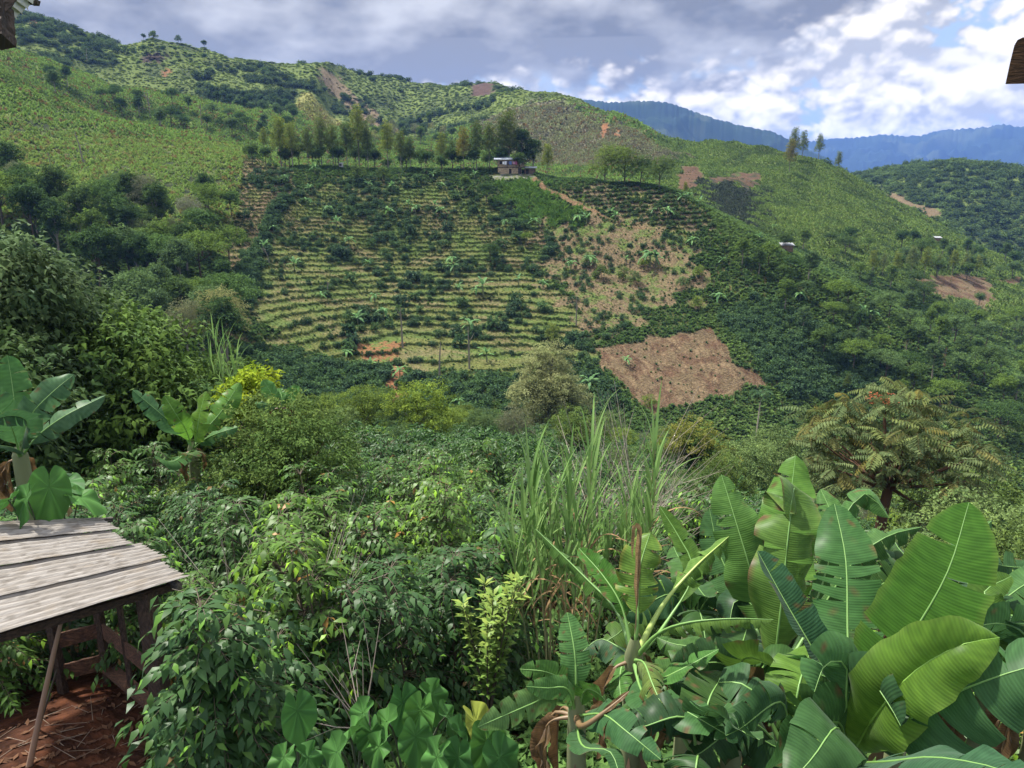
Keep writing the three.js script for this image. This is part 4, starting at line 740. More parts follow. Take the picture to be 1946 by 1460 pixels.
// ================================================================ buildings on the hills
const flat = (r, g, b, rough = 0.9, o = {}) => new THREE.MeshStandardMaterial({ color: new THREE.Color().setRGB(r, g, b), roughness: rough, ...o });
const mudWall = flat(0.62, 0.46, 0.29, 0.95, { map: grain, bumpMap: grainBump, bumpScale: 0.03 }), tinRoof = flat(0.36, 0.40, 0.46, 0.5, { metalness: 0.3 }), oldTin = flat(0.20, 0.21, 0.22, 0.8), darkWood = flat(0.05, 0.036, 0.026), plankMat = flat(0.24, 0.16, 0.10, 0.9, { map: grain }), darkIn = flat(0.02, 0.017, 0.015);
const boxG = (w, h, d) => new THREE.BoxGeometry(w, h, d);
function box(parent, name, w, h, d, x, y, z, mat, label) { const m = part(parent, name, boxG(w, h, d), mat, label); m.position.set(x, y, z); return m; }
function tinSheet(w, l, waves, amp) { // corrugated sheet: w across, l down the slope
  const g = new THREE.PlaneGeometry(w, l, waves * 6, 2); g.rotateX(-Math.PI / 2); const p = g.attributes.position; for (let i = 0; i < p.count; i++) p.setY(i, amp * Math.sin((p.getX(i) / w + 0.5) * waves * 2 * Math.PI)); g.computeVertexNormals(); return g;
}
{
  const g = gnd(972, 329, 230, 330), o = new THREE.Group(); o.position.copy(g).add(V3(0, -0.4, -1.5));
  const up = box(o, 'wall', 8.6, 2.3, 5, -0.2, 3.35, 0, mudWall, 'plastered upper storey wall'); box(o, 'wall', 7.6, 2.2, 4.8, -0.6, 1.1, 0.05, mudWall, 'mud lower storey wall');
  box(o, 'floor_beam', 8.9, 0.16, 5.3, -0.2, 2.2, 0.05, darkWood);
  for (let k = 0; k < 8; k++) { const s = part(o, 'roof_sheet', tinSheet(1.34, 3.5, 5, 0.03), tinRoof); s.position.set(-5.0 + k * 1.32, 4.98 + (k % 2) * 0.012, 1.75); s.rotation.x = 0.22; const t = part(o, 'roof_sheet', tinSheet(1.34, 3.4, 5, 0.03), tinRoof); t.position.set(-5.0 + k * 1.32, 4.98 + (k % 2) * 0.012, -1.6); t.rotation.x = -0.22; }
  for (const x of [-4.35, -1.4, 1.5, 4.2]) box(o, 'post', 0.14, 2.5, 0.14, x, 3.3, 2.95, darkWood);
  const rail = box(o, 'balcony_rail', 8.8, 0.08, 0.08, -0.1, 3.1, 3.0, darkWood);
  for (let k = 0; k < 3; k++) { const w = box(o, 'window', 0.85, 0.9, 0.06, -3.4 + k * 2.7, 3.55, 2.5, darkIn); box(w, 'frame', 1.0, 0.08, 0.08, 0, 0.47, 0.02, darkWood); }
  box(o, 'door', 0.95, 1.9, 0.08, 2.6, 1.0, 2.46, darkIn); box(o, 'door', 0.8, 1.6, 0.08, -0.4, 0.9, 2.47, darkIn);
  add(o, 'farmhouse'); tag(o, 'two storey mud walled farmhouse with grey tin roof on the crest', 'house');
  const a = new THREE.Group(); a.position.copy(o.position).add(V3(6.0, 0, 0.7));
  box(a, 'wall', 3.4, 1.9, 3.2, 0, 0.95, -0.3, plankMat); box(a, 'doorway', 0.9, 1.6, 0.1, -0.9, 0.8, 1.34, darkIn); box(a, 'counter', 1.5, 0.7, 0.3, 0.7, 0.5, 1.5, plankMat);
  for (const x of [-1.8, 1.8]) box(a, 'post', 0.12, 2.1, 0.12, x, 1.05, 1.9, darkWood);
  for (let k = 0; k < 4; k++) { const s = part(a, 'roof_sheet', tinSheet(1.15, 4.4, 5, 0.03), tinRoof); s.position.set(-1.7 + k * 1.12, 2.25 + (k % 2) * 0.012, 0); s.rotation.x = 0.14; }
  add(a, 'lean_to'); tag(a, 'low wooden lean-to with tin roof beside the farmhouse', 'shed');
  const cloth = [[0.75, 0.75, 0.78], [0.7, 0.68, 0.7], [0.07, 0.07, 0.12], [0.55, 0.16, 0.28], [0.6, 0.3, 0.42], [0.12, 0.18, 0.4], [0.5, 0.12, 0.1], [0.62, 0.6, 0.5]], say = ['white shirt', 'pale sheet', 'dark trousers', 'magenta blouse', 'pink cloth', 'blue cloth', 'red cloth', 'cream towel'];
  const pegs = [-2.6, -1.9, -1.0, 1.5, 0.75, -0.3, 2.2, 2.8];
  cloth.forEach((c, k) => { const g2 = new THREE.PlaneGeometry(0.55 + 0.12 * (k % 3), 0.8 + 0.25 * (k % 2), 6, 6), p = g2.attributes.position; for (let i = 0; i < p.count; i++) p.setZ(i, 0.05 * Math.sin(p.getX(i) * 9 + k) * (0.5 - p.getY(i))); g2.computeVertexNormals(); const m = new THREE.Mesh(g2, flat(...c, 0.95, { side: THREE.DoubleSide })); m.position.copy(o.position).add(V3(pegs[k], 3.5, 3.14)); add(m, 'laundry'); tag(m, `${say[k]} hanging on the farmhouse balcony`, 'laundry', 'laundry on the balcony'); });
}
{ const g = gnd(648, 321, 230, 330), o = new THREE.Group(); o.position.copy(g); box(o, 'wall', 1.3, 1.9, 1.2, 0, 0.75, 0, flat(0.42, 0.41, 0.38)); box(o, 'doorway', 0.7, 0.55, 0.05, 0, 1.2, 0.61, darkIn); const s = box(o, 'roof', 1.6, 0.06, 1.6, 0, 1.78, 0, tinRoof); s.rotation.x = 0.1; add(o, 'outhouse'); tag(o, 'small grey outhouse under the eucalyptus row on the crest', 'outhouse'); }
function hut(u, v, w, label, r0, r1) {
  const g = gnd(u, v, r0, r1); if (!g) return; const o = new THREE.Group(); o.position.copy(g); box(o, 'wall', w * 0.8, 1.7, 2.2, 0, 0.8, 0, plankMat);
  for (let k = 0; k < 3; k++) { const s = part(o, 'roof_sheet', tinSheet(w / 3 + 0.03, 2.4, 4, 0.03), oldTin); s.position.set(-w / 3 + k * w / 3, 1.95 + (k % 2) * 0.01, 0.2); s.rotation.x = 0.25; }
  for (const x of [-w * 0.42, w * 0.42]) box(o, 'post', 0.1, 1.7, 0.1, x, 0.75, 1.6, darkWood);
  add(o, 'hut'); tag(o, label, 'hut');
}
hut(1494, 478, 3.6, 'weathered grey tin roof hut among the trees of the right flank', 180, 320);
hut(1781, 460, 3.2, 'small hut with bright tin roof high on the wooded right slope', 260, 430);

// ================================================================ the shed at the lower left
const shedWood = new THREE.MeshStandardMaterial({ vertexColors: true, roughness: 0.93, map: grain, bumpMap: grainBump, bumpScale: 0.02 });
function plankGeo(a, b, wid, thick, side, col, seed = 1) { // a board from a to b; side: which way its width runs
  const f = rng(seed), T = V3().subVectors(b, a), L = T.length(); T.normalize(); const S = side.clone().addScaledVector(T, -side.dot(T)).normalize(), N = V3().crossVectors(T, S), P = [], C = [], U = [], I = [], n = 10;
  for (let i = 0; i <= n; i++) { const c = a.clone().lerp(b, i / n), w = wid / 2 * (1 + rr(-0.05, 0.05, f)), t = thick / 2; for (const [x, y] of [[-1, -1], [1, -1], [1, 1], [-1, 1]]) { const p = c.clone().addScaledVector(S, x * w).addScaledVector(N, y * t + rr(-0.003, 0.003, f)); P.push(p.x, p.y, p.z); C.push(...tint(col, rr(0.8, 1.2, f))); U.push(i / n * L / 0.8, (x + y) * wid); } if (i < n) for (let k = 0; k < 4; k++) { const q = i * 4 + k, r = i * 4 + (k + 1) % 4; I.push(q, r, q + 4, r, r + 4, q + 4); } }
  I.push(0, 2, 1, 0, 3, 2); const e = n * 4; I.push(e, e + 1, e + 2, e, e + 2, e + 3);
  let g = new THREE.BufferGeometry(); g.setAttribute('position', new THREE.Float32BufferAttribute(P, 3)); g.setAttribute('color', new THREE.Float32BufferAttribute(C, 3)); g.setAttribute('uv', new THREE.Float32BufferAttribute(U, 2)); g.setIndex(I); g = g.toNonIndexed(); g.computeVertexNormals(); return g;
}
const SHED = {};
{
  const A = atH(185, 992, -4.98), C = atH(357, 1100, -5.12), D = atH(0, 1207, -4.8), n = V3().crossVectors(V3().subVectors(D, C), V3().subVectors(A, C)).normalize(); if (n.y < 0) n.negate();
  const b0 = ray(0, 1000), B = b0.multiplyScalar(A.dot(n) / b0.dot(n));
  const shed = new THREE.Group(), L = V3().subVectors(D, C), L2 = V3().subVectors(B, A);
  Object.assign(SHED, { A, C, D, B, n });
  // four weathered corrugated sheets lie side by side, each lapping the next, their ends ragged
  const cuts = [[0, 0.30], [0.275, 0.56], [0.535, 0.80], [0.775, 1.0]], f = rng(99);
  cuts.forEach(([s0, s1], k) => {
    const P = [], Cc = [], U = [], I = [], nl = 110, nw = 60;
    for (let i = 0; i <= nl; i++) for (let j = 0; j <= nw; j++) {
      const s = mix(s0, s1, j / nw), e0 = C.clone().lerp(A, s), l = L.clone().lerp(L2, s), end = 0.012 * Math.sin(j * 1.9 + k) + 0.012 * n2(j * 0.35, k * 5) + [0.0, 0.045, -0.03, 0.03][k], t = mix(-end, 1.28, i / nl);
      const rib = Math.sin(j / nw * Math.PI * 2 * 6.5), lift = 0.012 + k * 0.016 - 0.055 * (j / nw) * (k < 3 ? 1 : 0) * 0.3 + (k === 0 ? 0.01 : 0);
      const p = e0.clone().addScaledVector(l, t).addScaledVector(n, rib * 0.016 + lift + 0.007 * n2(t * 3 + k, s * 4) + 0.01 * sstep(0.8, 1, 1 - j / nw));
      P.push(p.x, p.y, p.z); U.push(t * 1.6, s * 11);
      const st = fbm2(t * 3.2 + k * 7, s * 30, 4), dirt = sstep(0.12, 0.38, fbm2(t * 5 + 3 * k, s * 22 + 5, 4)), mo = sstep(0.2, 0.5, fbm2(t * 1.6 + 30, s * 5 + k, 3));
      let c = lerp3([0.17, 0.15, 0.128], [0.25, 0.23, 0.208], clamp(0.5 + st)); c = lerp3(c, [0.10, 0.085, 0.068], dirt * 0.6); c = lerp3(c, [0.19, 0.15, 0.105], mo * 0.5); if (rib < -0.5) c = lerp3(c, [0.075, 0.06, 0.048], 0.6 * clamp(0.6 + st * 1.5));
      Cc.push(...c);
      if (i < nl && j < nw) { const a = i * (nw + 1) + j, b = a + nw + 1; I.push(a, a + 1, b, b, a + 1, b + 1); }
    }
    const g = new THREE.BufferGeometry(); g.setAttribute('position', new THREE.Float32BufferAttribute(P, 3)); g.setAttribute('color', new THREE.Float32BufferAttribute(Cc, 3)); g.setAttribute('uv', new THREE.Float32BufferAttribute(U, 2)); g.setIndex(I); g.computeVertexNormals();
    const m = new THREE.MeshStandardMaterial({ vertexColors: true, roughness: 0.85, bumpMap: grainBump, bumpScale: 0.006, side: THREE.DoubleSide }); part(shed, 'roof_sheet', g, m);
  });
  const DKB = [0.085, 0.05, 0.032], RED = [0.16, 0.075, 0.042], GR = [0.15, 0.125, 0.10], Yv = V3(0, 1, 0), low = (p, d) => p.clone().addScaledVector(n, -d);
  const gy = (p) => heightAt(p.x, p.z);
  // beams under the sheets
  part(shed, 'roof_beam', plankGeo(low(C.clone().addScaledVector(L, 0.05), 0.09), low(A.clone().addScaledVector(L2, 0.05), 0.09), 0.09, 0.07, n, GR, 3), shedWood);
  part(shed, 'roof_beam', plankGeo(low(C.clone().lerp(A, 0.08).addScaledVector(L, 0.02), 0.16), low(D.clone().addScaledVector(L, 0.2).lerp(B, 0.08), 0.16), 0.10, 0.07, n, DKB, 4), shedWood);
  part(shed, 'roof_beam', plankGeo(low(A.clone().lerp(C, 0.1).addScaledVector(L2, 0.02), 0.16), low(B.clone().addScaledVector(L2, 0.2), 0.16), 0.10, 0.07, n, DKB, 5), shedWood);
  // posts
  const p1 = C.clone().lerp(A, 0.10).addScaledVector(L, 0.20), p2 = A.clone().lerp(C, 0.12).addScaledVector(L2, 0.22), p3 = C.clone().lerp(A, 0.42).addScaledVector(L, 0.5), p4 = A.clone().lerp(C, 0.1).addScaledVector(L2, 0.72);
  for (const [p, w] of [[p1, 0.21], [p2, 0.12], [p4, 0.12]]) part(shed, 'post', plankGeo(V3(p.x, gy(p) - 0.2, p.z), low(p, 0.13), w, w * 0.85, V3(1, 0, 0.3), DKB, 7), shedWood);
  // side boards between the posts on the valley side
  const q1 = V3(p1.x, 0, p1.z), q2 = V3(p2.x, 0, p2.z), q3 = V3(p4.x, 0, p4.z), lvl = (a, h) => V3(a.x, gy(a) + h, a.z);
  part(shed, 'side_board', plankGeo(lvl(q1, 0.85), lvl(q2, 0.95), 0.26, 0.035, Yv, RED, 11), shedWood); part(shed, 'side_board', plankGeo(lvl(q1, 0.22), lvl(q2, 0.28), 0.2, 0.05, V3(1, 0.1, 0), RED, 12), shedWood);
  part(shed, 'side_board', plankGeo(lvl(q2, 0.95), lvl(q3, 0.9), 0.24, 0.035, Yv, RED, 13), shedWood); part(shed, 'side_board', plankGeo(lvl(q2, 0.4), lvl(q3, 0.35), 0.26, 0.035, Yv, RED, 14), shedWood);
  const mid = q1.clone().lerp(q2, 0.55); part(shed, 'stud', plankGeo(lvl(mid, 0.1), lvl(mid, 1.75), 0.07, 0.05, V3(1, 0, 0), DKB, 15), shedWood);
  part(shed, 'shelf_board', plankGeo(low(p1.clone().lerp(p2, 0.25), 0.30).addScaledVector(L, 0.02), low(p1.clone().lerp(p2, 0.3), 0.30).addScaledVector(L, 0.32), 0.36, 0.025, V3().subVectors(A, C), GR, 16), shedWood);
  add(shed, 'open_shed'); tag(shed, 'open shed with weathered grey corrugated roof and wooden posts at lower left', 'shed');
  // things in and around it
  const pole = new MB(), pa = atH(120, 1165, -5.05), pb = ground(52, 1462, 3, 20) ?? atH(52, 1462, -7); pole.tube([pb.clone().add(V3(0, -0.1, 0)), pa.clone().lerp(pb, 0.55).add(V3(0.02, 0, 0.02)), pa.clone().lerp(pb, 0.25), pa], [0.045, 0.036, 0.03, 0.024], [0.26, 0.165, 0.105], 8);
  const po = new THREE.Mesh(pole.geo(), stemMat); add(po, 'leaning_pole'); tag(po, 'thin debarked pole propped up under the shed roof', 'pole');
  const stick = new MB(); const sa = atH(108, 1272, -6.1), sb = ground(75, 1400, 3, 20); stick.tube([sb, sa], [0.018, 0.012], [0.09, 0.075, 0.055], 5); const so = new THREE.Mesh(stick.geo(), stemMat); add(so, 'dark_stick'); tag(so, 'short dark stick leaning beside the propped pole in the shed', 'stick');
  const ra = A.clone().addScaledVector(n, 0.05).addScaledVector(L2, -0.0), rl = new THREE.Mesh(plankGeo(ra.clone().addScaledVector(L2, 0.06).addScaledVector(n, -0.05), ra.clone().addScaledVector(L2, -0.17).addScaledVector(n, -0.02), 0.07, 0.05, n, [0.10, 0.085, 0.075], 21), shedWood); add(rl, 'weathered_rafter'); tag(rl, 'grey weathered rafter end poking out past the shed roof', 'beam');
  const lb = [], fl = rng(8); for (let k = 0; k < 420; k++) { const u = rr(-30, 300, fl), v = rr(1260, 1470, fl), g = ground(u, v, 3, 12); if (!g) continue; lb.push(placed(g.x, g.y + 0.015, g.z, rr(0.06, 0.16, fl), fl() * 6.28, rr(-0.2, 0.2, fl), rr(-0.2, 0.2, fl))); }
  const lg = new MB(); lg.leaf(V3(-0.5, 0, 0), V3(1, 0, 0), V3(0, 1, 0), 1, 0.4, [1, 1, 1], 0.2, -0.1); stuff('fallen_leaves', lg.geo(), dullLeaf, lb, lb.map(() => col3(lerp3([0.17, 0.09, 0.05], [0.085, 0.045, 0.03], fl()))), 'dry fallen leaves on the red shed floor', 'leaves');
  const tw = new MB(); for (let k = 0; k < 40; k++) { const g = gnd(rr(20, 330, fl), rr(1330, 1470, fl), 3, 12); if (!g) continue; const d = dirOf(fl() * 6.28, rr(0, 0.25, fl)), l = rr(0.15, 0.6, fl); tw.tube([g.clone().add(V3(0, 0.01, 0)), g.clone().addScaledVector(d, l).add(V3(0, 0.02, 0))], [0.006, 0.003], lerp3([0.25, 0.2, 0.15], [0.12, 0.08, 0.05], fl()), 4); }
  const twm = new THREE.Mesh(tw.geo(), stemMat); add(twm, 'twig_litter'); tag(twm, 'dry twigs strewn on the red shed floor', 'twigs', null, 'stuff');
}
// ---------------------------------------------------------------- corner of the roof overhead at the upper left, and a board end at the right edge
{
  const o = new THREE.Group(), d = 2.6, pale = flat(0.62, 0.60, 0.52, 0.7, { side: THREE.DoubleSide });
  const P = (u, v, k = d) => ray(u, v).normalize().multiplyScalar(k);
  // the sheet's lip steps from (12, 43) up to (68, 4); its ribs run back towards the rafters
  const lip0 = P(12, 46, 2.6), lip1 = P(72, -4, 2.75), back0 = P(-6, 26, 2.3), back1 = P(40, -26, 2.4), nl = 60, nw = 8, PP = [], I = [];
  for (let i = 0; i <= nl; i++) for (let j = 0; j <= nw; j++) { const s = i / nl, t = j / nw, saw = (s * 5.5) % 1, p = lip0.clone().lerp(lip1, s).addScaledVector(V3(1, 0.4, 0), (j === 0 ? 1 : 0) * 0.012 * (0.5 - saw)).lerp(back0.clone().lerp(back1, s), t); p.y += 0.010 * Math.sin(s * Math.PI * 2 * 5.5); PP.push(p.x, p.y, p.z); if (i < nl && j < nw) { const a = i * (nw + 1) + j; I.push(a, a + 1, a + nw + 1, a + 1, a + nw + 2, a + nw + 1); } }
  const g = new THREE.BufferGeometry(); g.setAttribute('position', new THREE.Float32BufferAttribute(PP, 3)); g.setIndex(I); g.computeVertexNormals(); part(o, 'roof_sheet', g, pale);
  const BK = [0.05, 0.032, 0.022];
  part(o, 'rafter', plankGeo(P(2, 80, 2.2), P(-2, 10, 2.25), 0.036, 0.05, V3(1, 0, 0), BK, 31), shedWood);
  part(o, 'purlin', plankGeo(P(-40, 46, 2.2), P(22, -18, 2.3), 0.042, 0.04, V3(0.6, 0.6, 0), BK, 32), shedWood);
  part(o, 'edge_strip', plankGeo(P(30, -3, 2.62), P(60, 6, 2.72), 0.010, 0.02, V3(0, 1, 0), BK, 33), shedWood); part(o, 'edge_strip', plankGeo(P(58, -4, 2.72), P(69, 7, 2.76), 0.012, 0.02, V3(0, 1, 0), BK, 34), shedWood);
  add(o, 'roof_corner'); tag(o, 'pale corrugated roof corner on dark rafters overhead at upper left', 'roof');
  // board end: a thick board cut square below and rounded off above, running away to the right
  const out = [[1911, 160], [1920, 118], [1928, 86], [1934, 76], [1944, 71], [1990, 69], [2060, 68], [2060, 152], [1990, 157], [1950, 159]].map(([u, v]) => P(u, v, 2.5)), bo = new MB(), back = P(1990, 110, 0.3).add(V3(0.09, 0.01, 0)), fr = [], bk = [], mid = V3(); out.forEach((p) => mid.addScaledVector(p, 1 / out.length));
  const wood = () => lerp3([0.22, 0.105, 0.045], [0.12, 0.062, 0.032], R()); const c0 = bo.v(mid.x, mid.y, mid.z, wood());
  out.forEach((p) => { fr.push(bo.v(p.x, p.y, p.z, wood())); }); out.forEach((p) => { const q = p.clone().add(back); bk.push(bo.v(q.x, q.y, q.z, wood())); });
  for (let k = 0; k < out.length; k++) { const k2 = (k + 1) % out.length; bo.i.push(c0, fr[k2], fr[k], fr[k], fr[k2], bk[k], fr[k2], bk[k2], bk[k]); }
  let bg = bo.geo(); bg = bg.toNonIndexed(); const uvs = []; for (let i = 0; i < bg.attributes.position.count; i++) uvs.push(bg.attributes.position.getX(i) * 3, bg.attributes.position.getY(i) * 12); bg.setAttribute('uv', new THREE.Float32BufferAttribute(uvs, 2)); bg.computeVertexNormals();
  const m = new THREE.Mesh(bg, shedWood); m.material = shedWood.clone(); m.material.side = THREE.DoubleSide; add(m, 'roof_board'); tag(m, 'brown weathered roof board end jutting in at the upper right edge', 'board');
}
// ================================================================ the coffee field below the viewpoint
const px = (u, v, d) => ray(u, v).normalize().multiplyScalar(d);
const fN = rng(717);
const NEARC = [1, 2, 3, 4, 5].map((s) => coffeeBush(900 + s, { h: 2.3, w: 1.15, tiers: 24, per: 7, pairs: 9, len: 0.175, fresh: [0.08, 0.3, 0.5, 0.16, 0.25][s - 1] }));
const MIDC = [1, 2, 3].map((s) => coffeeBush(950 + s, { h: 2.3, w: 1.2, tiers: 17, per: 7, pairs: 7, len: 0.22, fine: false, fresh: [0.1, 0.35, 0.2][s - 1] }));
const CT = [leafTint(1, 1, 1, true), leafTint(0.82, 0.9, 0.95, true), leafTint(1.3, 1.22, 0.9, true), leafTint(1.05, 1.0, 0.8, true), leafTint(1.8, 1.5, 0.85, true)];
function coffee(shape, x, y, z, s, sy, turn, mat, name, label, group) {
  const o = new THREE.Group(); part(o, 'stems', shape.stems, stemMat); part(o, 'foliage', shape.leaves, mat);
  o.position.set(x, y, z); o.scale.set(s, s * sy, s); o.rotation.y = turn; add(o, name); tag(o, label, 'coffee bush', group); return o;
}
const blocked = [];                      // [x, z, radius] kept clear of bushes
function inShed(x, z) { const p = toPixel(V3(x, heightAt(x, z), z)); return Math.hypot(x, z) < 13 && p[0] < 275 && p[1] > 1130; }
{
  const list = [];
  for (let r = 8.2; r < 97;) {
    const dr = r < 50 ? 1.55 : 1.75; r += dr * 0.9;
    for (let az = -0.70; az < 0.70; az += dr / r) {
      const a = az + rr(-0.38, 0.38, fN) * dr / r, q = r + rr(-0.5, 0.5, fN) * dr, x = Math.sin(a) * q, z = -Math.cos(a) * q, y = heightAR(a, q), p = toPixel(V3(x, y, z));
      if (!inView(x, y, z, 2.6, 0.02) || inShed(x, z)) continue;
      if (q < 9.2 && p[0] > 560) continue; if (q < 11 && p[0] > 930) continue; if (p[0] < 330 && q < 10.5) continue;
      const gap = fbm2(x * 0.16 + 50, z * 0.16, 2); if (gap < -0.42) continue;
      list.push([x, y, z, q, p[0]]);
    }
  }
  list.sort((a, b) => a[3] - b[3]);
  const rest = [[], [], []], restC = [[], [], []];
  list.forEach(([x, y, z, q, u], i) => {
    const s = rr(0.8, 1.12, fN), n = fbm2(x * 0.09, z * 0.09, 3), t = fN() * 6.28, sy = rr(0.85, 1.25, fN) * (q > 55 ? 1.1 : 1);
    if (i < 300) coffee(q < 24 ? NEARC[Math.floor(fN() * 5)] : MIDC[Math.floor(fN() * 3)], x, y, z, s, sy, t, CT[n > 0.22 ? 4 : n > 0.05 ? 2 : fN() < 0.5 ? 0 : Math.floor(fN() * 4)], 'coffee_bush', q < 15 ? 'glossy dark green coffee bush in the near rows below the viewpoint' : 'coffee bush in the middle of the near coffee field', q < 15 ? 'coffee field bushes' : 'coffee field bushes');
    else { const k = i % 3; rest[k].push(placed(x, y, z, s, t, 0, 0, sy)); restC[k].push(col3(lerp3([0.85, 0.92, 0.85], n > 0.1 ? [1.9, 1.6, 1.2] : [1.2, 1.15, 1], fN()))); }
  });
  rest.forEach((m, k) => { stuff('coffee_field', MIDC[k].leaves, glossLeaf, m, restC[k], 'coffee bushes merging into one canopy down the slope', 'coffee bushes'); });
}
// the big bush in front of the shed: its nearest leaves are pieces of their own
{
  const shape = coffeeBush(1001, { h: 3.0, w: 1.15, tiers: 34, per: 8, pairs: 10, len: 0.2, fresh: 0.14 }), g = heightAt(...(([x, , z]) => [x, z])(atR(430, 1300, 7.9).toArray())), p = atR(430, 1300, 7.9);
  const o = coffee(shape, p.x, g, p.z, 1, 1, 0.4, CT[0], 'large_coffee_bush', 'large glossy coffee bush right in front of the shed post', null);
  const one = new MB(); one.leaf(V3(0, 0, 0), V3(0, 0, 1), V3(0, 1, 0), 1, 0.42, COFFEE, 0.12, 0.25, true); const lgeo = one.geo(); const f = rng(31);
  for (let k = 0; k < 240; k++) { const a = rr(-1.7, 1.7, f), y = rr(0.5, 2.95, f), w = 1.16 * mix(1, 0.45, Math.pow(y / 3, 2.2)) * rr(0.85, 1.05, f), m = part(o, 'leaf', lgeo, [CT[0], CT[0], CT[2], CT[4]][k % 4]); m.position.set(Math.sin(a) * w, y, Math.cos(a) * w); m.rotation.set(rr(-0.1, 0.9, f), a + rr(-1.1, 1.1, f), rr(-0.5, 0.5, f), 'YXZ'); m.scale.setScalar(rr(0.15, 0.23, f)); }
}
for (const [u, v, r, h, l] of [[640, 1300, 8.9, 2.2, 'dark coffee bush right of the large glossy one, above the taro'], [780, 1260, 9.3, 2.3, 'sprawling coffee bush with bare twigs behind the taro'], [560, 1330, 8.4, 1.9, 'low coffee bush at the right foot of the large glossy one'], [880, 1230, 9.8, 2.2, 'coffee bush left of the light green upright shrub']]) { const p = atR(u, v, r); coffee(NEARC[u % 5], p.x, heightAt(p.x, p.z), p.z, h / 2.3, 1, u, CT[u % 2], 'coffee_bush', l, null); }
// bare twiggy stems standing in the field
function twigBush(u, v, d, h, n, label) {
  const b = new MB(), f = rng(u), top = px(u, v, d), x = top.x, z = top.z, y = heightAt(x, z);
  for (let k = 0; k < n; k++) { const a = f() * 6.28, s = V3(Math.cos(a) * 0.05, h * rr(0.1, 0.5, f), Math.sin(a) * 0.05), e = dirOf(a, rr(0.5, 1.4, f)), l = h * rr(0.4, 0.75, f), m = s.clone().addScaledVector(e, l * 0.5).add(V3(0, -0.04, 0)); b.tube([s, m, s.clone().addScaledVector(e, l)], [0.011, 0.007, 0.003], lerp3([0.28, 0.24, 0.19], [0.17, 0.14, 0.11], f()), 4); if (k % 2) b.tube([m, m.clone().addScaledVector(dirOf(a + rr(-1, 1, f), rr(0.3, 1.2, f)), l * 0.5)], [0.005, 0.002], [0.24, 0.2, 0.16], 3); }
  b.tube([V3(0, -0.2, 0), V3(0.02, h * 0.5, 0.02)], [0.025, 0.014], [0.15, 0.12, 0.09], 5);
  const o = new THREE.Mesh(b.geo(), stemMat); o.position.set(x, y, z); add(o, 'bare_bush'); tag(o, label, 'bare bush', 'bare twiggy bushes');
}
twigBush(592, 1060, 11.0, 3.1, 30, 'leafless pale twiggy bush among the coffee left of centre');
twigBush(690, 1290, 9.3, 2.0, 12, 'leafless spreading twigs behind the taro leaves');
twigBush(1135, 960, 15, 4.2, 60, 'grey leafless thorny bush behind the sugar cane');
twigBush(1215, 930, 17, 4.6, 60, 'second grey leafless bush right of the sugar cane');
twigBush(430, 1000, 12.5, 2.8, 12, 'bare arching twigs below the middle banana plant');
// light green upright shrub
{
  const L = new MB(), S = new MB(), f = rng(1234), b = atR(925, 1200, 9.0), y = heightAt(b.x, b.z);
  for (let k = 0; k < 12; k++) {
    const a = f() * 6.28, e = V3(Math.cos(a) * rr(0.1, 0.6, f), rr(1.4, 2.35, f), Math.sin(a) * rr(0.1, 0.6, f)), pts = bez(V3(0, -0.1, 0), V3(e.x * 0.4, e.y * 0.6, e.z * 0.4), e, 10); S.tube(pts, (t) => mix(0.016, 0.005, t), [0.05, 0.035, 0.025], 5);
    for (let q = 3; q <= 10; q++) for (let w = 0; w < 7; w++) { const d = dirOf(w * 0.9 + q + f(), rr(0.15, 0.8, f)), n = V3(-d.x, 1.2, -d.z); n.addScaledVector(d, -n.dot(d)).normalize(); L.leaf(pts[q].clone().add(V3(0, rr(-0.07, 0.07, f), 0)), d, n, rr(0.12, 0.2, f), 0.062, tint(lerp3([0.085, 0.165, 0.03], [0.21, 0.27, 0.05], (q - 3) / 7 * f() + 0.1), rr(0.85, 1.15, f)), 0.15, 0.12, true); }
  }
  const o = new THREE.Group(); part(o, 'stems', S.geo(), stemMat); part(o, 'foliage', L.geo(), glossLeaf); o.position.set(b.x, y, b.z); add(o, 'upright_shrub'); tag(o, 'light yellow green shrub with upright stems left of the sugar cane', 'shrub');
}
// low herbs covering the ground at the bottom
{
  const m = [], c = [], f = rng(2020), lg = tuftShape(44, 16, 0.16, 0.6, -0.1, 0.25);
  for (let k = 0; k < 5200; k++) { const u = rr(260, 1980, f), v = rr(1180, 1640, f), g = ground(u, v, 2.2, 16); if (!g || inShed(g.x, g.z) || (u < 300 && v > 1250)) continue; m.push(placed(g.x, g.y, g.z, rr(0.6, 1.5, f), f() * 6.28, rr(-0.3, 0.3, f), rr(-0.3, 0.3, f))); c.push(col3(tint(lerp3([0.06, 0.125, 0.035], [0.10, 0.18, 0.045], f()), rr(0.7, 1.2, f)))); }
  stuff('ground_herbs', lg, dullLeaf, m, c, 'low leafy herbs covering the ground under the bushes', 'herbs');
}
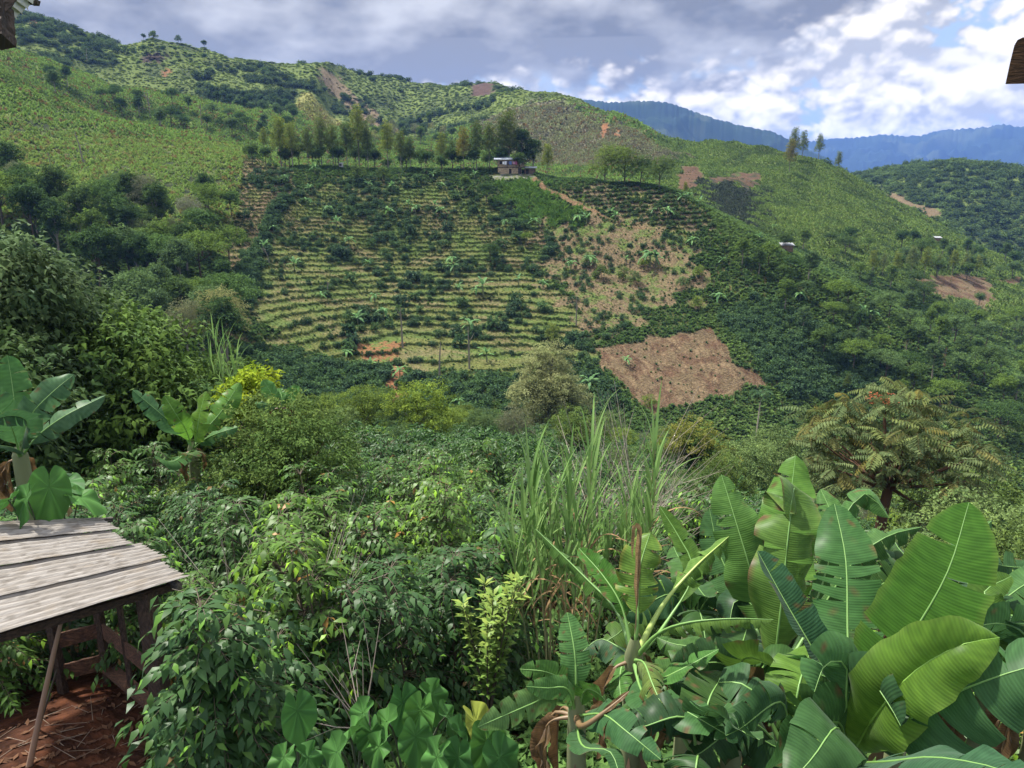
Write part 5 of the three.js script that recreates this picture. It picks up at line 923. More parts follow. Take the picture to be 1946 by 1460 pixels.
// ---------------------------------------------------------------- taro: heart shaped leaves on long stalks
function heartLeaf(len, wid, col, seed) {  // stalk joins at the notch, the tip points along +z
  const f = rng(seed), P = [], C = [], I = [], U = [], nr = 6, na = 56, cup = rr(0.08, 0.2, f), wv = rr(0.02, 0.05, f), ph0 = f() * 6;
  for (let i = 0; i <= nr; i++) for (let j = 0; j <= na; j++) {
    const s = i / nr, a = (j / na - 0.5) * 2 * Math.PI * 0.985, ca = Math.cos(a), sa = Math.sin(a), rad = a === 0 ? 1 : (Math.abs(a) < 1.9 ? mix(1, 0.52, Math.pow(Math.abs(a) / 1.9, 0.55)) : mix(0.52, 0.50, (Math.abs(a) - 1.9) / 1.25) * (Math.abs(a) > 2.85 ? mix(1, 0.55, (Math.abs(a) - 2.85) / 0.25) : 1));
    const x = sa * rad * s * wid * 0.9, z = ca * rad * s * len * 0.9, vj = Math.abs(((j + 4) % 8) - 4);
    P.push(x, cup * wid * (s * s) * Math.abs(sa) * 1.1 - 0.28 * len * s * s * Math.max(0, ca) + wv * Math.sin(j * 0.65 + ph0) * s * s - (vj === 0 ? 0.02 : 0) * len * Math.sin(Math.PI * s), z); U.push(x * 2, z * 2);
    C.push(...tint(col, (vj === 0 ? 1.55 : 1) * (1 + 0.08 * n2(x * 9 + seed, z * 9))));
    if (i < nr && j < na) { const q = i * (na + 1) + j; I.push(q, q + na + 1, q + 1, q + 1, q + na + 1, q + na + 2); }
  }
  const g = new THREE.BufferGeometry(); g.setAttribute('position', new THREE.Float32BufferAttribute(P, 3)); g.setAttribute('color', new THREE.Float32BufferAttribute(C, 3)); g.setAttribute('uv', new THREE.Float32BufferAttribute(U, 2)); g.setIndex(I); g.computeVertexNormals(); return g;
}
const taroMat = leafy({ transmission: 0.28, clearcoat: 0.25, clearcoatRoughness: 0.5 });
function taro(leaves, base, label) {
  const o = new THREE.Group(), f = rng(Math.round(base.x * 100 + 5000));
  leaves.forEach(([u, v, d, len, yaw, pitch, col], k) => {
    const p = px(u, v, d), l = part(o, 'leaf', heartLeaf(len * 0.88, len * 0.66, col ?? lerp3([0.032, 0.10, 0.024], [0.062, 0.16, 0.03], f()), k + 3), taroMat, col && col[0] > 0.2 ? 'yellowing leaf' : undefined);
    l.position.copy(p).sub(base); l.rotation.set(pitch + 0.3, yaw, rr(-0.25, 0.25, f), 'YXZ');
    const s = new MB(), q = l.position.clone(); s.tube(bez(V3(rr(-0.1, 0.1, f), -0.05, rr(-0.1, 0.1, f)), V3(q.x * 0.35, q.y * 0.75, q.z * 0.35), q, 7), (t) => mix(0.02, 0.008, t), [0.045, 0.06, 0.03], 6); part(o, 'stalk', s.geo(), stemMat);
  });
  o.position.copy(base); add(o, 'taro_plant'); tag(o, label, 'taro plant', 'taro plants');
}
const onGround = (u, v, r) => { const p = atR(u, v, r); p.y = heightAt(p.x, p.z); return p; };
taro([[765, 1335, 7.4, 0.46, 0.4, 0.9], [800, 1350, 7.2, 0.42, -0.5, 0.8], [820, 1322, 7.5, 0.40, 0.9, 0.7], [735, 1372, 7.1, 0.38, -1.2, 0.5], [850, 1360, 7.3, 0.36, 1.3, 0.6], [790, 1400, 6.9, 0.42, 0.1, 0.9], [720, 1420, 6.8, 0.34, -0.8, 0.6]], onGround(780, 1440, 6.6), 'clump of large dark green taro leaves at the bottom centre');
taro([[690, 1355, 7.2, 0.36, -0.9, 0.6], [665, 1400, 6.9, 0.44, -1.4, 0.5], [705, 1392, 7.0, 0.36, 0.2, 0.9], [640, 1430, 6.6, 0.40, -0.6, 0.7]], onGround(680, 1445, 6.5), 'taro plant with downturned leaves left of the bottom centre clump');
taro([[905, 1372, 7.2, 0.46, 0.8, 0.5, [0.24, 0.28, 0.045]], [880, 1402, 7.0, 0.48, 1.5, 0.6], [925, 1410, 6.8, 0.5, 0.3, 0.9], [870, 1440, 6.5, 0.42, -0.4, 0.9], [950, 1440, 6.6, 0.5, 1.0, 0.7], [830, 1440, 6.4, 0.42, -0.9, 0.8]], onGround(895, 1450, 6.4), 'taro plant with one yellowing leaf beside the young banana');
taro([[565, 1350, 8.0, 0.5, 0.6, 0.9], [540, 1440, 6.9, 0.3, -0.4, 0.4], [585, 1440, 6.9, 0.32, 0.9, 0.5]], onGround(560, 1430, 6.9), 'single drooping taro leaf right of the large coffee bush');
taro([[93, 925, 13.4, 0.85, 0.3, 0.75], [50, 945, 13.2, 0.6, -0.4, 0.6], [150, 945, 13.4, 0.6, 1.5, 0.0], [125, 915, 13.8, 0.6, 0.9, -0.4], [15, 950, 13.2, 0.5, -1.2, 0.3]], onGround(90, 960, 13.0), 'broad taro leaves standing behind the shed roof');

// ================================================================ bananas close by, leaf by leaf
function nearBanana(label, name, crownAt, stemR, leaves, extra) {
  const c = px(...crownAt), o = new THREE.Group(), gy = heightAt(c.x, c.z), base = V3(c.x, gy, c.z), S = new MB();
  S.tube([V3(0, -0.2, 0), V3(0.02, (c.y - gy) * 0.5, 0.01), V3(0, c.y - gy, 0), V3(0, c.y - gy + 0.16, 0)], [stemR * 1.25, stemR * 1.05, stemR * 0.8, stemR * 0.35], [0.15, 0.17, 0.075], 10);
  // old leaf sheaths round the stem
  const f = rng(Math.round(crownAt[0])); for (let k = 0; k < 9; k++) { const a = f() * 6.28, h = (c.y - gy) * rr(0.2, 0.9, f), d = V3(Math.cos(a), 0, Math.sin(a)); S.leaf(d.clone().multiplyScalar(stemR * 0.95).setY(h), d.clone().multiplyScalar(0.35).add(V3(0, -1, 0)).normalize(), d, rr(0.4, 0.8, f), 0.12, lerp3([0.17, 0.11, 0.06], [0.09, 0.055, 0.03], f()), 0.3, -0.05, true); }
  part(o, 'pseudostem', S.geo(), stemMat); o.position.copy(base);
  for (let k = 0; k < 4; k++) { const a = f() * 6.28, l = rr(0.5, 0.95, f), t0 = px(...crownAt), out = V3(Math.cos(a), 0, Math.sin(a)), P2 = (p) => [...toPixel(p).slice(0, 2), p.length()]; leaves.push([[P2(t0.clone().addScaledVector(out, 0.2).add(V3(0, -0.1, 0))), P2(t0.clone().addScaledVector(out, 0.27).add(V3(0, -0.45 * l, 0))), P2(t0.clone().addScaledVector(out, 0.24).add(V3(0, -l, 0)))], rr(0.08, 0.15, f), { b: 0.2, col: lerp3([0.24, 0.15, 0.075], [0.13, 0.075, 0.04], f()), brown: 0.35, fold: rr(0.6, 1.1, f), wave: 0.06, dead: true, nl: 14 }]); }
  leaves.forEach(([pts, hw, q = {}], k) => {
    const P = [V3(0, c.y - gy - 0.05, 0), ...pts.map(([u, v, d]) => px(u, v, d).sub(base))];
    const curve = new THREE.CatmullRomCurve3(P, false, 'centripetal'), b = q.b ?? 0.25, rib = []; for (let i = 0; i <= 12; i++) rib.push(curve.getPointAt(mix(b, 1, i / 12)));
    const nf = rng(k * 7 + Math.round(crownAt[1])), nicks = q.dead ? [] : [0, 1, 2].slice(0, q.nicks ?? 3).flatMap(() => [[rr(0.15, 0.9, nf), 1, 0.2], [rr(0.15, 0.9, nf), -1, 0.2]]); q.tears = [...(q.tears ?? []), ...nicks].filter((t, i, a) => !a.some((o2, j) => j < i && o2[1] === t[1] && Math.abs(o2[0] - t[0]) < 0.05));
    const toCam = rib[6].clone().add(base).negate().normalize(), up = (q.up ? q.up.clone() : toCam.multiplyScalar(q.face ?? 0.75).add(V3(0, 0.55, 0))).normalize();
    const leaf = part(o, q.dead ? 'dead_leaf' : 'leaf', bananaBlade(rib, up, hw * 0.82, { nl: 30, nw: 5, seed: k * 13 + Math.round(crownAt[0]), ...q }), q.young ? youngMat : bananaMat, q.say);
    const R_ = new MB(), all = []; for (let i = 0; i <= 16; i++) all.push(curve.getPointAt(i / 16)); R_.tube(all, (t) => (t < b ? mix(0.026, 0.013, t / b) : mix(0.011, 0.002, (t - b) / (1 - b))) * (q.ribR ?? 1), q.dead ? BAN_DRY : q.ribCol ?? RIB, 7); part(leaf, 'midrib', R_.geo(), ribMat);
  });
  if (extra) extra(o, base);
  add(o, name); tag(o, label, 'banana plant', 'banana plants close by'); return o;
}
const T = (...a) => a.map(([t, s, k]) => [t, s, k ?? 1]);
const many = (side, from, to, n, k = 0.6) => { const o = []; for (let i = 0; i < n; i++) o.push([mix(from, to, (i + 0.5) / n), side, k]); return o; };
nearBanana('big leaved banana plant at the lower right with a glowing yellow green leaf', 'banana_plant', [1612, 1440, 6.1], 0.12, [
  [[[1660, 1330, 6.0], [1722, 1226, 5.95], [1800, 1090, 5.9], [1842, 955, 6.0]], 0.37, { b: 0.2, young: true, col: [0.09, 0.24, 0.03], edge: [0.15, 0.28, 0.045], fold: 0.10, curl: -0.02, wave: 0.012, face: 1.1, brown: -1, nicks: 0, tears: T([0.66, 1, 0.2], [0.3, -1, 0.1], [0.8, -1, 0.12]), say: 'long upright bright green leaf' }],
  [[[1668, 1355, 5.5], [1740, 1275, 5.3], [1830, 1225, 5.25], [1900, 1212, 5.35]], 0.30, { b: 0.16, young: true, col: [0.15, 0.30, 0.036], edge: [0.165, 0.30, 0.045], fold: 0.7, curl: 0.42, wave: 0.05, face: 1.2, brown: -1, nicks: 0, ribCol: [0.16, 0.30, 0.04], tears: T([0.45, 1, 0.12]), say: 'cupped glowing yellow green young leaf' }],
  [[[1600, 1340, 5.9], [1545, 1235, 5.8], [1490, 1140, 5.8], [1440, 1048, 5.9]], 0.22, { b: 0.35, col: BAN_BLUE, fold: 0.95, curl: -0.05, wave: 0.01, face: 0.4, say: 'narrow folded blue green leaf' }],
  [[[1608, 1330, 5.6], [1606, 1262, 5.5], [1570, 1262, 5.4], [1548, 1315, 5.35]], 0.24, { b: 0.34, col: [0.075, 0.19, 0.06], fold: -0.35, curl: 0.2, say: 'drooping leaf bent over in front' }],
  [[[1625, 1310, 5.55], [1650, 1290, 5.45], [1690, 1340, 5.35], [1712, 1380, 5.3]], 0.20, { b: 0.4, col: [0.035, 0.095, 0.035], fold: -0.5, curl: 0.3 }],
  [[[1700, 1385, 5.6], [1800, 1325, 5.4], [1900, 1285, 5.3], [2040, 1245, 5.3]], 0.38, { b: 0.22, col: [0.06, 0.15, 0.055], fold: -0.12, curl: 0.15, wave: 0.03, face: 0.9 }],
  [[[1690, 1448, 5.2], [1780, 1440, 4.9], [1900, 1462, 4.7], [1960, 1490, 4.6]], 0.24, { b: 0.3, col: BAN_BLUE, fold: 0.1, curl: 0.1 }],
  [[[1590, 1372, 5.6], [1530, 1410, 5.4], [1450, 1470, 5.2]], 0.30, { b: 0.2, col: [0.055, 0.145, 0.04], fold: 0.0, curl: 0.2 }],
  [[[1640, 1360, 6.3], [1615, 1260, 6.4], [1607, 1060, 6.6], [1586, 958, 6.8]], 0.30, { b: 0.3, col: [0.058, 0.16, 0.045], fold: 0.18, wave: 0.02, face: 1.0, brown: -0.02, tears: T([0.42, -1, 0.25]), say: 'upright leaf with brown scorched spots' }],
  [[[1585, 1385, 5.2], [1545, 1440, 5.0], [1500, 1490, 4.9]], 0.26, { b: 0.25, col: [0.05, 0.13, 0.04], fold: 0.1 }],
]);
nearBanana('tall banana plant behind the lower right one with torn upright leaves', 'banana_plant', [1478, 1290, 7.6], 0.15, [
  [[[1484, 1180, 7.9], [1492, 1040, 8.1], [1512, 866, 8.4]], 0.36, { b: 0.25, col: [0.12, 0.26, 0.045], fold: 0.1, wave: 0.03, face: 1, tears: T([0.72, 1, 0.3], [0.86, -1, 0.3], [0.6, 1, 0.2]) }],
  [[[1474, 1255, 7.4], [1488, 1120, 7.2], [1500, 1000, 7.2], [1510, 930, 7.3], [1505, 948, 7.0], [1500, 985, 6.95]], 0.36, { b: 0.10, col: [0.115, 0.225, 0.045], edge: [0.16, 0.24, 0.06], fold: -0.12, curl: 0.16, wave: 0.05, face: 1.2, brown: 0.0, tears: T([0.3, 1, 0.3], [0.5, -1, 0.25], [0.58, 1, 0.3]), say: 'broad yellow green leaf with folded tip and brown edge' }],
  [[[1440, 1140, 7.7], [1425, 1080, 7.6], [1395, 980, 7.6], [1371, 902, 7.7]], 0.31, { b: 0.22, col: [0.10, 0.22, 0.05], fold: -0.18, curl: 0.15, wave: 0.04, face: 1.1, tears: T([0.66, -1, 0.3], [0.3, 1, 0.2]) }],
  [[[1410, 1130, 8.2], [1370, 1060, 8.3], [1348, 966, 8.4]], 0.24, { b: 0.35, col: [0.075, 0.18, 0.06], fold: 0, curl: 0.2 }],
  [[[1560, 1160, 7.8], [1630, 1060, 7.8], [1690, 1018, 7.9], [1752, 1002, 8.1]], 0.30, { b: 0.3, col: [0.08, 0.18, 0.05], fold: -0.5, curl: 0.25, tears: [...many(1, 0.15, 0.95, 8), ...many(-1, 0.2, 0.95, 6)], say: 'arching leaf torn into ribbons' }],
  [[[1560, 1120, 8.4], [1600, 990, 8.5], [1648, 938, 8.6], [1690, 985, 8.6]], 0.28, { b: 0.35, col: [0.085, 0.2, 0.055], fold: -0.5, curl: 0.2, tears: many(1, 0.2, 0.9, 4) }],
  [[[1700, 1120, 8.2], [1800, 1060, 8.4], [1885, 990, 8.7]], 0.26, { b: 0.35, col: [0.085, 0.2, 0.06], fold: -0.25, curl: 0.2, tears: many(1, 0.3, 0.9, 4) }],
  [[[1440, 1330, 7.2], [1470, 1340, 6.9], [1530, 1245, 6.7]], 0.30, { b: 0.25, col: [0.06, 0.165, 0.038], fold: 0.05, curl: 0.05, face: 1.1 }],
  [[[1455, 1230, 7.9], [1430, 1150, 8.0], [1400, 1140, 8.0], [1385, 1190, 7.9]], 0.28, { b: 0.3, col: [0.032, 0.085, 0.035], fold: -0.4, curl: 0.2 }],
  [[[1640, 1200, 8.6], [1590, 1000, 9.0], [1560, 930, 9.2]], 0.24, { b: 0.5, col: [0.10, 0.23, 0.06], fold: 0.2 }],
  [[[1460, 1330, 7.2], [1430, 1290, 6.9], [1390, 1300, 6.7], [1400, 1340, 6.6], [1450, 1420, 6.4]], 0.14, { b: 0.3, col: [0.13, 0.10, 0.045], brown: 0.55, fold: 0.9, curl: 0.2, dead: true, say: 'browned curled dying leaf' }],
]);
nearBanana('banana plant at the right edge with broad shaded leaves', 'banana_plant', [1990, 1330, 7.4], 0.13, [
  [[[1940, 1240, 7.4], [1900, 1180, 7.3], [1870, 1130, 7.3], [1922, 1095, 7.5]], 0.16, { b: 0.35, young: true, col: [0.12, 0.25, 0.042], fold: 0.4, say: 'light green half unrolled leaf' }],
  [[[1950, 1210, 7.2], [1900, 1185, 7.0], [1820, 1200, 6.9]], 0.22, { b: 0.35, col: [0.06, 0.15, 0.05], fold: -0.2 }],
  [[[1950, 1220, 7.9], [1900, 1160, 8.1], [1950, 1110, 8.3], [2030, 1080, 8.4]], 0.30, { b: 0.3, col: [0.07, 0.17, 0.05], fold: -0.2, tears: many(1, 0.3, 0.9, 3) }],
  [[[1960, 1290, 6.9], [1900, 1280, 6.6], [1850, 1250, 6.5]], 0.28, { b: 0.2, col: [0.07, 0.19, 0.055], fold: 0.0 }],
]);
nearBanana('banana plant in the lower middle with torn arching leaves and a dead hanging flag leaf', 'banana_plant', [1205, 1245, 6.9], 0.10, [
  [[[1260, 1150, 7.0], [1316, 1083, 7.1], [1385, 1020, 7.4]], 0.17, { b: 0.45, col: [0.135, 0.26, 0.05], fold: -0.3, curl: 0.3, ribR: 1.25, ribCol: [0.32, 0.42, 0.1], tears: many(1, 0.2, 0.9, 5) }],
  [[[1262, 1190, 7.6], [1318, 1085, 7.8], [1290, 1020, 7.9], [1253, 962, 8.0]], 0.13, { b: 0.5, young: true, col: [0.12, 0.25, 0.042], fold: 0.55, say: 'half rolled bright young leaf' }],
  [[[1180, 1150, 6.9], [1148, 1097, 7.0], [1100, 1042, 7.2]], 0.15, { b: 0.3, col: [0.07, 0.19, 0.03], fold: 0.8, brown: 0.05 }],
  [[[1170, 1160, 7.2], [1111, 1097, 7.4], [1018, 1006, 7.7]], 0.17, { b: 0.3, col: [0.11, 0.23, 0.05], fold: -0.7, curl: 0.2, tears: [...many(1, 0.1, 0.95, 9), ...many(-1, 0.1, 0.95, 8)] }],
  [[[1212, 1170, 6.8], [1216, 1080, 6.8], [1236, 1012, 6.9]], 0.24, { b: 0.35, col: [0.14, 0.26, 0.045], edge: [0.26, 0.27, 0.06], fold: -0.1, wave: 0.04, face: 1.1, tears: [...many(1, 0.2, 0.9, 3), ...many(-1, 0.3, 0.9, 2)] }],
  [[[1250, 1205, 6.6], [1300, 1185, 6.4], [1390, 1176, 6.3], [1470, 1178, 6.3]], 0.14, { b: 0.32, col: [0.15, 0.27, 0.06], fold: -0.9, curl: 0.1, up: V3(0, 1, 0.2), tears: [...many(1, 0.08, 0.95, 11), ...many(-1, 0.1, 0.95, 9)], say: 'long horizontal leaf frayed into strips' }],
  [[[1225, 1262, 6.5], [1240, 1300, 6.3], [1274, 1378, 6.1]], 0.20, { b: 0.15, col: [0.16, 0.24, 0.06], fold: -0.4, curl: 0.2, brown: 0.18, tears: [...many(1, 0.1, 0.95, 9), ...many(-1, 0.1, 0.95, 9)] }],
  [[[1250, 1290, 6.7], [1290, 1275, 6.6], [1366, 1234, 6.6]], 0.15, { b: 0.22, col: [0.07, 0.19, 0.04], fold: 0.25 }],
  [[[1185, 1262, 7.0], [1178, 1290, 6.9], [1180, 1330, 6.8]], 0.14, { b: 0.1, col: [0.09, 0.22, 0.05], fold: 0.2 }],
  [[[1225, 1320, 6.5], [1290, 1345, 6.2], [1390, 1402, 6.0]], 0.22, { b: 0.2, col: [0.055, 0.15, 0.045], fold: 0.05, curl: 0.1, face: 1.1 }],
  [[[1175, 1230, 7.4], [1140, 1215, 7.5], [1105, 1240, 7.5]], 0.22, { b: 0.15, col: [0.06, 0.13, 0.065], fold: -0.5, brown: 0.1 }],
  [[[1210, 1150, 6.75], [1212, 1060, 6.7], [1216, 1012, 6.7], [1210, 998, 6.65], [1202, 1060, 6.6]], 0.05, { b: 0.3, col: [0.3, 0.2, 0.1], fold: -0.8, ribR: 0.3, dead: true, brown: 0.2, say: 'dead brown leaf hanging from the top' }],
]);
nearBanana('young banana plant with a smooth upright leaf beside the taro', 'banana_plant', [1096, 1352, 6.5], 0.09, [
  [[[1095, 1300, 6.4], [1092, 1240, 6.35], [1078, 1164, 6.4]], 0.145, { b: 0.28, col: [0.085, 0.205, 0.06], fold: 0.12, wave: 0.015, face: 1.2, say: 'smooth upright oval leaf' }],
  [[[1075, 1300, 6.4], [1040, 1278, 6.3], [988, 1272, 6.3]], 0.12, { b: 0.2, col: [0.10, 0.23, 0.055], fold: 0.15, face: 0.4 }],
  [[[1060, 1318, 6.3], [1010, 1338, 6.1], [908, 1382, 5.9]], 0.15, { b: 0.15, col: [0.125, 0.24, 0.075], fold: 0.05, face: 0.6, brown: 0.02 }],
  [[[1075, 1308, 6.2], [1040, 1308, 6.1], [1000, 1305, 6.0]], 0.11, { b: 0.2, col: [0.095, 0.22, 0.06], fold: 0.1, face: 0.4 }],
  [[[1115, 1310, 6.3], [1140, 1320, 6.2], [1160, 1345, 6.1]], 0.10, { b: 0.2, col: [0.09, 0.22, 0.04], fold: 0.2 }],
  [[[1110, 1380, 6.1], [1153, 1350, 6.0], [1196, 1314, 6.0]], 0.03, { b: 0.7, col: BAN_DRY, ribCol: [0.36, 0.36, 0.07], ribR: 1.3, fold: 0.6, dead: true, say: 'yellow stalk with withered brown tip' }],
  [[[1150, 1360, 6.0], [1190, 1390, 5.8], [1256, 1444, 5.7]], 0.16, { b: 0.15, col: [0.05, 0.14, 0.05], fold: 0.05, face: 1.0 }],
  [[[1110, 1420, 6.0], [1160, 1430, 5.8], [1180, 1480, 5.7]], 0.12, { b: 0.2, col: [0.05, 0.13, 0.045], fold: 0.1 }],
]);
nearBanana('banana plant at the left edge above the shed roof', 'banana_plant', [38, 866, 14.56], 0.15, [
  [[[48, 822, 14.43], [61, 786, 14.30], [100, 745, 14.30], [140, 712, 14.43]], 0.318, { b: 0.16, col: [0.085, 0.185, 0.085], fold: -0.1, curl: 0.1, face: 1 }],
  [[[70, 830, 14.17], [119, 793, 14.04], [200, 752, 14.17]], 0.253, { b: 0.22, col: [0.095, 0.19, 0.095], fold: -0.35, curl: 0.12, face: 0.8 }],
  [[[30, 800, 14.56], [24, 740, 14.69], [14, 676, 14.82]], 0.337, { b: 0.3, col: [0.085, 0.22, 0.06], fold: 0.1, face: 1 }],
  [[[20, 810, 14.04], [-10, 770, 13.78], [-60, 720, 13.78]], 0.337, { b: 0.2, col: [0.07, 0.17, 0.06], fold: -0.1, tears: many(1, 0.4, 0.9, 2) }],
  [[[45, 830, 13.78], [50, 800, 13.52], [20, 790, 13.26], [-20, 800, 13.13]], 0.262, { b: 0.3, col: [0.045, 0.115, 0.045], fold: -0.4, curl: 0.2 }],
  [[[20, 850, 13.91], [-20, 850, 13.78], [-60, 900, 13.65]], 0.243, { b: 0.25, col: [0.05, 0.12, 0.05], fold: -0.2 }],
  [[[30, 830, 14.95], [0, 760, 15.34], [-15, 700, 15.60]], 0.300, { b: 0.3, col: [0.10, 0.27, 0.05], fold: 0.1 }],
]);
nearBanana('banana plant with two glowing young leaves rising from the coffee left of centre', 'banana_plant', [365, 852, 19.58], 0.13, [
  [[[348, 826, 19.44], [316, 796, 19.31], [252, 742, 19.31]], 0.324, { b: 0.2, col: [0.085, 0.2, 0.08], fold: -0.3, face: 0.9 }],
  [[[352, 815, 19.17], [336, 790, 19.04], [312, 752, 19.17]], 0.297, { b: 0.2, young: true, col: [0.11, 0.25, 0.035], fold: 0.15, curl: 0.1, face: 1.1, say: 'bright green young leaf' }],
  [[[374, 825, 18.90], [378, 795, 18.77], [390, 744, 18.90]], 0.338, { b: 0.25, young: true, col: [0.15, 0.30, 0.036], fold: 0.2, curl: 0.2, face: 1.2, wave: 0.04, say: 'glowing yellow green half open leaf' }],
  [[[382, 826, 19.71], [418, 785, 19.84], [456, 727, 20.12]], 0.351, { b: 0.25, col: [0.12, 0.27, 0.05], fold: -0.05, face: 1 }],
  [[[385, 838, 19.17], [410, 825, 18.90], [452, 812, 18.77]], 0.243, { b: 0.25, col: [0.09, 0.21, 0.07], fold: -0.3 }],
  [[[345, 868, 18.90], [325, 878, 18.63], [293, 866, 18.50]], 0.270, { b: 0.2, col: [0.08, 0.19, 0.06], fold: -0.2, tears: many(1, 0.3, 0.9, 3) }],
  [[[372, 858, 18.77], [355, 862, 18.50], [338, 858, 18.36]], 0.243, { b: 0.25, col: [0.07, 0.14, 0.04], brown: 0.1, fold: -0.4 }],
]);
nearBanana('small banana plant partly hidden behind the yellow shrub', 'banana_plant', [532, 772, 20], 0.05, [
  [[[520, 755, 20], [500, 722, 20]], 0.26, { b: 0.15, col: [0.11, 0.27, 0.07], fold: 0.1 }], [[[545, 758, 20], [568, 734, 20]], 0.22, { b: 0.2, col: [0.1, 0.25, 0.06], fold: 0.3 }], [[[515, 770, 19.8], [485, 768, 19.6]], 0.2, { b: 0.2, col: [0.10, 0.22, 0.09], fold: -0.2 }], [[[536, 760, 20], [530, 738, 20.2]], 0.16, { b: 0.2, col: [0.09, 0.22, 0.06], fold: 0.4 }],
]);

// further bananas of the lower right thicket: leaves springing all round the crown
function thicketBanana(label, u, v, d, n, len, seed, opt = {}) {
  const f = rng(seed), c = px(u, v, d), leaves = [];
  for (let k = 0; k < n; k++) {
    const a = k * 2.4 + f() * 0.8, el = mix(opt.hi ?? 1.45, opt.lo ?? 0.6, k / (n - 1)) + rr(-0.15, 0.15, f), l = len * 0.85 * rr(0.75, 1.1, f), m = c.clone().addScaledVector(dirOf(a, el), l * 0.5), e = c.clone().addScaledVector(dirOf(a, el - 0.55), l * 0.95).add(V3(0, -0.12 * l, 0)), P = (p) => [...toPixel(p).slice(0, 2), p.length()];
    const torn = f() < 0.6 ? [...many(1, 0.2, 0.95, 1 + Math.floor(f() * 6), 0.5), ...many(-1, 0.2, 0.95, 1 + Math.floor(f() * 5), 0.5)] : [];
    leaves.push([[P(m), P(c.clone().lerp(e, 0.8).add(V3(0, 0.08 * l, 0))), P(e)], rr(0.2, 0.3, f) * (opt.w ?? 1), { b: 0.22, col: tint(lerp3(lerp3(BAN, BAN_BLUE, f()), BAN_LIGHT, f() < 0.2 ? 0.6 : f() * 0.12), rr(0.6, 0.95, f)), fold: rr(-0.45, 0.3, f), curl: rr(0.05, 0.25, f), wave: rr(0.015, 0.045, f), up: V3(0, 1, 0.25), tears: torn, brown: f() < 0.25 ? 0.02 : -0.2 }]);
  }
  nearBanana(label, 'banana_plant', [u, v, d], 0.1, leaves);
}
thicketBanana('shaded banana plant between the torn one and the tall one', 1395, 1345, 7.3, 9, 1.25, 41);
thicketBanana('low banana sucker with broad leaves at the bottom edge, right of the torn one', 1330, 1440, 6.4, 6, 1.0, 42);
thicketBanana('dark low banana plant under the folded blue green leaf', 1500, 1430, 6.6, 8, 1.15, 43);
thicketBanana('banana plant behind the long upright bright leaf', 1735, 1175, 8.8, 9, 1.5, 44, { hi: 1.35 });
thicketBanana('banana plant at the right behind the glowing leaf', 1880, 1290, 7.6, 8, 1.3, 45);
thicketBanana('banana plant behind the torn one, left of the tall upright leaves', 1310, 1195, 9.0, 9, 1.4, 46, { hi: 1.4 });
// ---------------------------------------------------------------- sugar cane clump
function cane(o, base, top, n, seed) {
  const f = rng(seed), S = new MB(), L = new MB(), H = V3().subVectors(top, base), h = H.length();
  const pts = bez(base, base.clone().addScaledVector(H, 0.5).add(V3(rr(-0.1, 0.1, f), 0.1, rr(-0.1, 0.1, f))), top, 10); S.tube(pts, (t) => mix(0.018, 0.006, t), lerp3([0.26, 0.22, 0.10], [0.15, 0.19, 0.07], f()), 5);
  for (let k = 0; k < n; k++) {
    const t = mix(0.3, 1, Math.pow((k + f()) / n, 0.6)), i = Math.min(9, Math.floor(t * 10)), p = pts[i].clone().lerp(pts[i + 1], t * 10 - i), a = f() * 6.28, el = mix(1.05, 1.42, t) + rr(-0.16, 0.1, f), ln = rr(0.75, 1.25, f), bend = rr(0.3, 1.3, f) * (1.15 - 0.5 * t), dry = t < 0.62 && f() < 0.5;
    const c = dry ? lerp3([0.34, 0.24, 0.12], [0.26, 0.16, 0.09], f()) : tint(lerp3([0.12, 0.22, 0.06], [0.20, 0.31, 0.10], f()), rr(0.85, 1.15, f)), side = V3(Math.cos(a), 0, -Math.sin(a)); let prev = null;
    const q = p.clone(); let e = el; const steps = 8; for (let s = 0; s <= steps; s++) { const w = 0.024 * Math.min(1, 0.55 + s * 0.25) * (1 - Math.pow(s / steps, 2.2)) + 0.001, l = L.v(q.x + side.x * w, q.y + 0.006, q.z + side.z * w, c), m = L.v(q.x, q.y - 0.004, q.z, tint(c, 1.15)), r = L.v(q.x - side.x * w, q.y + 0.006, q.z - side.z * w, c); if (prev) L.i.push(prev[0], prev[1], l, prev[1], m, l, prev[1], prev[2], m, prev[2], r, m); prev = [l, m, r]; q.addScaledVector(dirOf(a, e), ln / steps); e -= bend * 2.2 / steps * (s / steps + (dry ? 0.7 : 0.1)); }
  }
  const st = part(o, 'cane', S.geo(), stemMat); part(st, 'blades', L.geo(), dullLeaf);
}
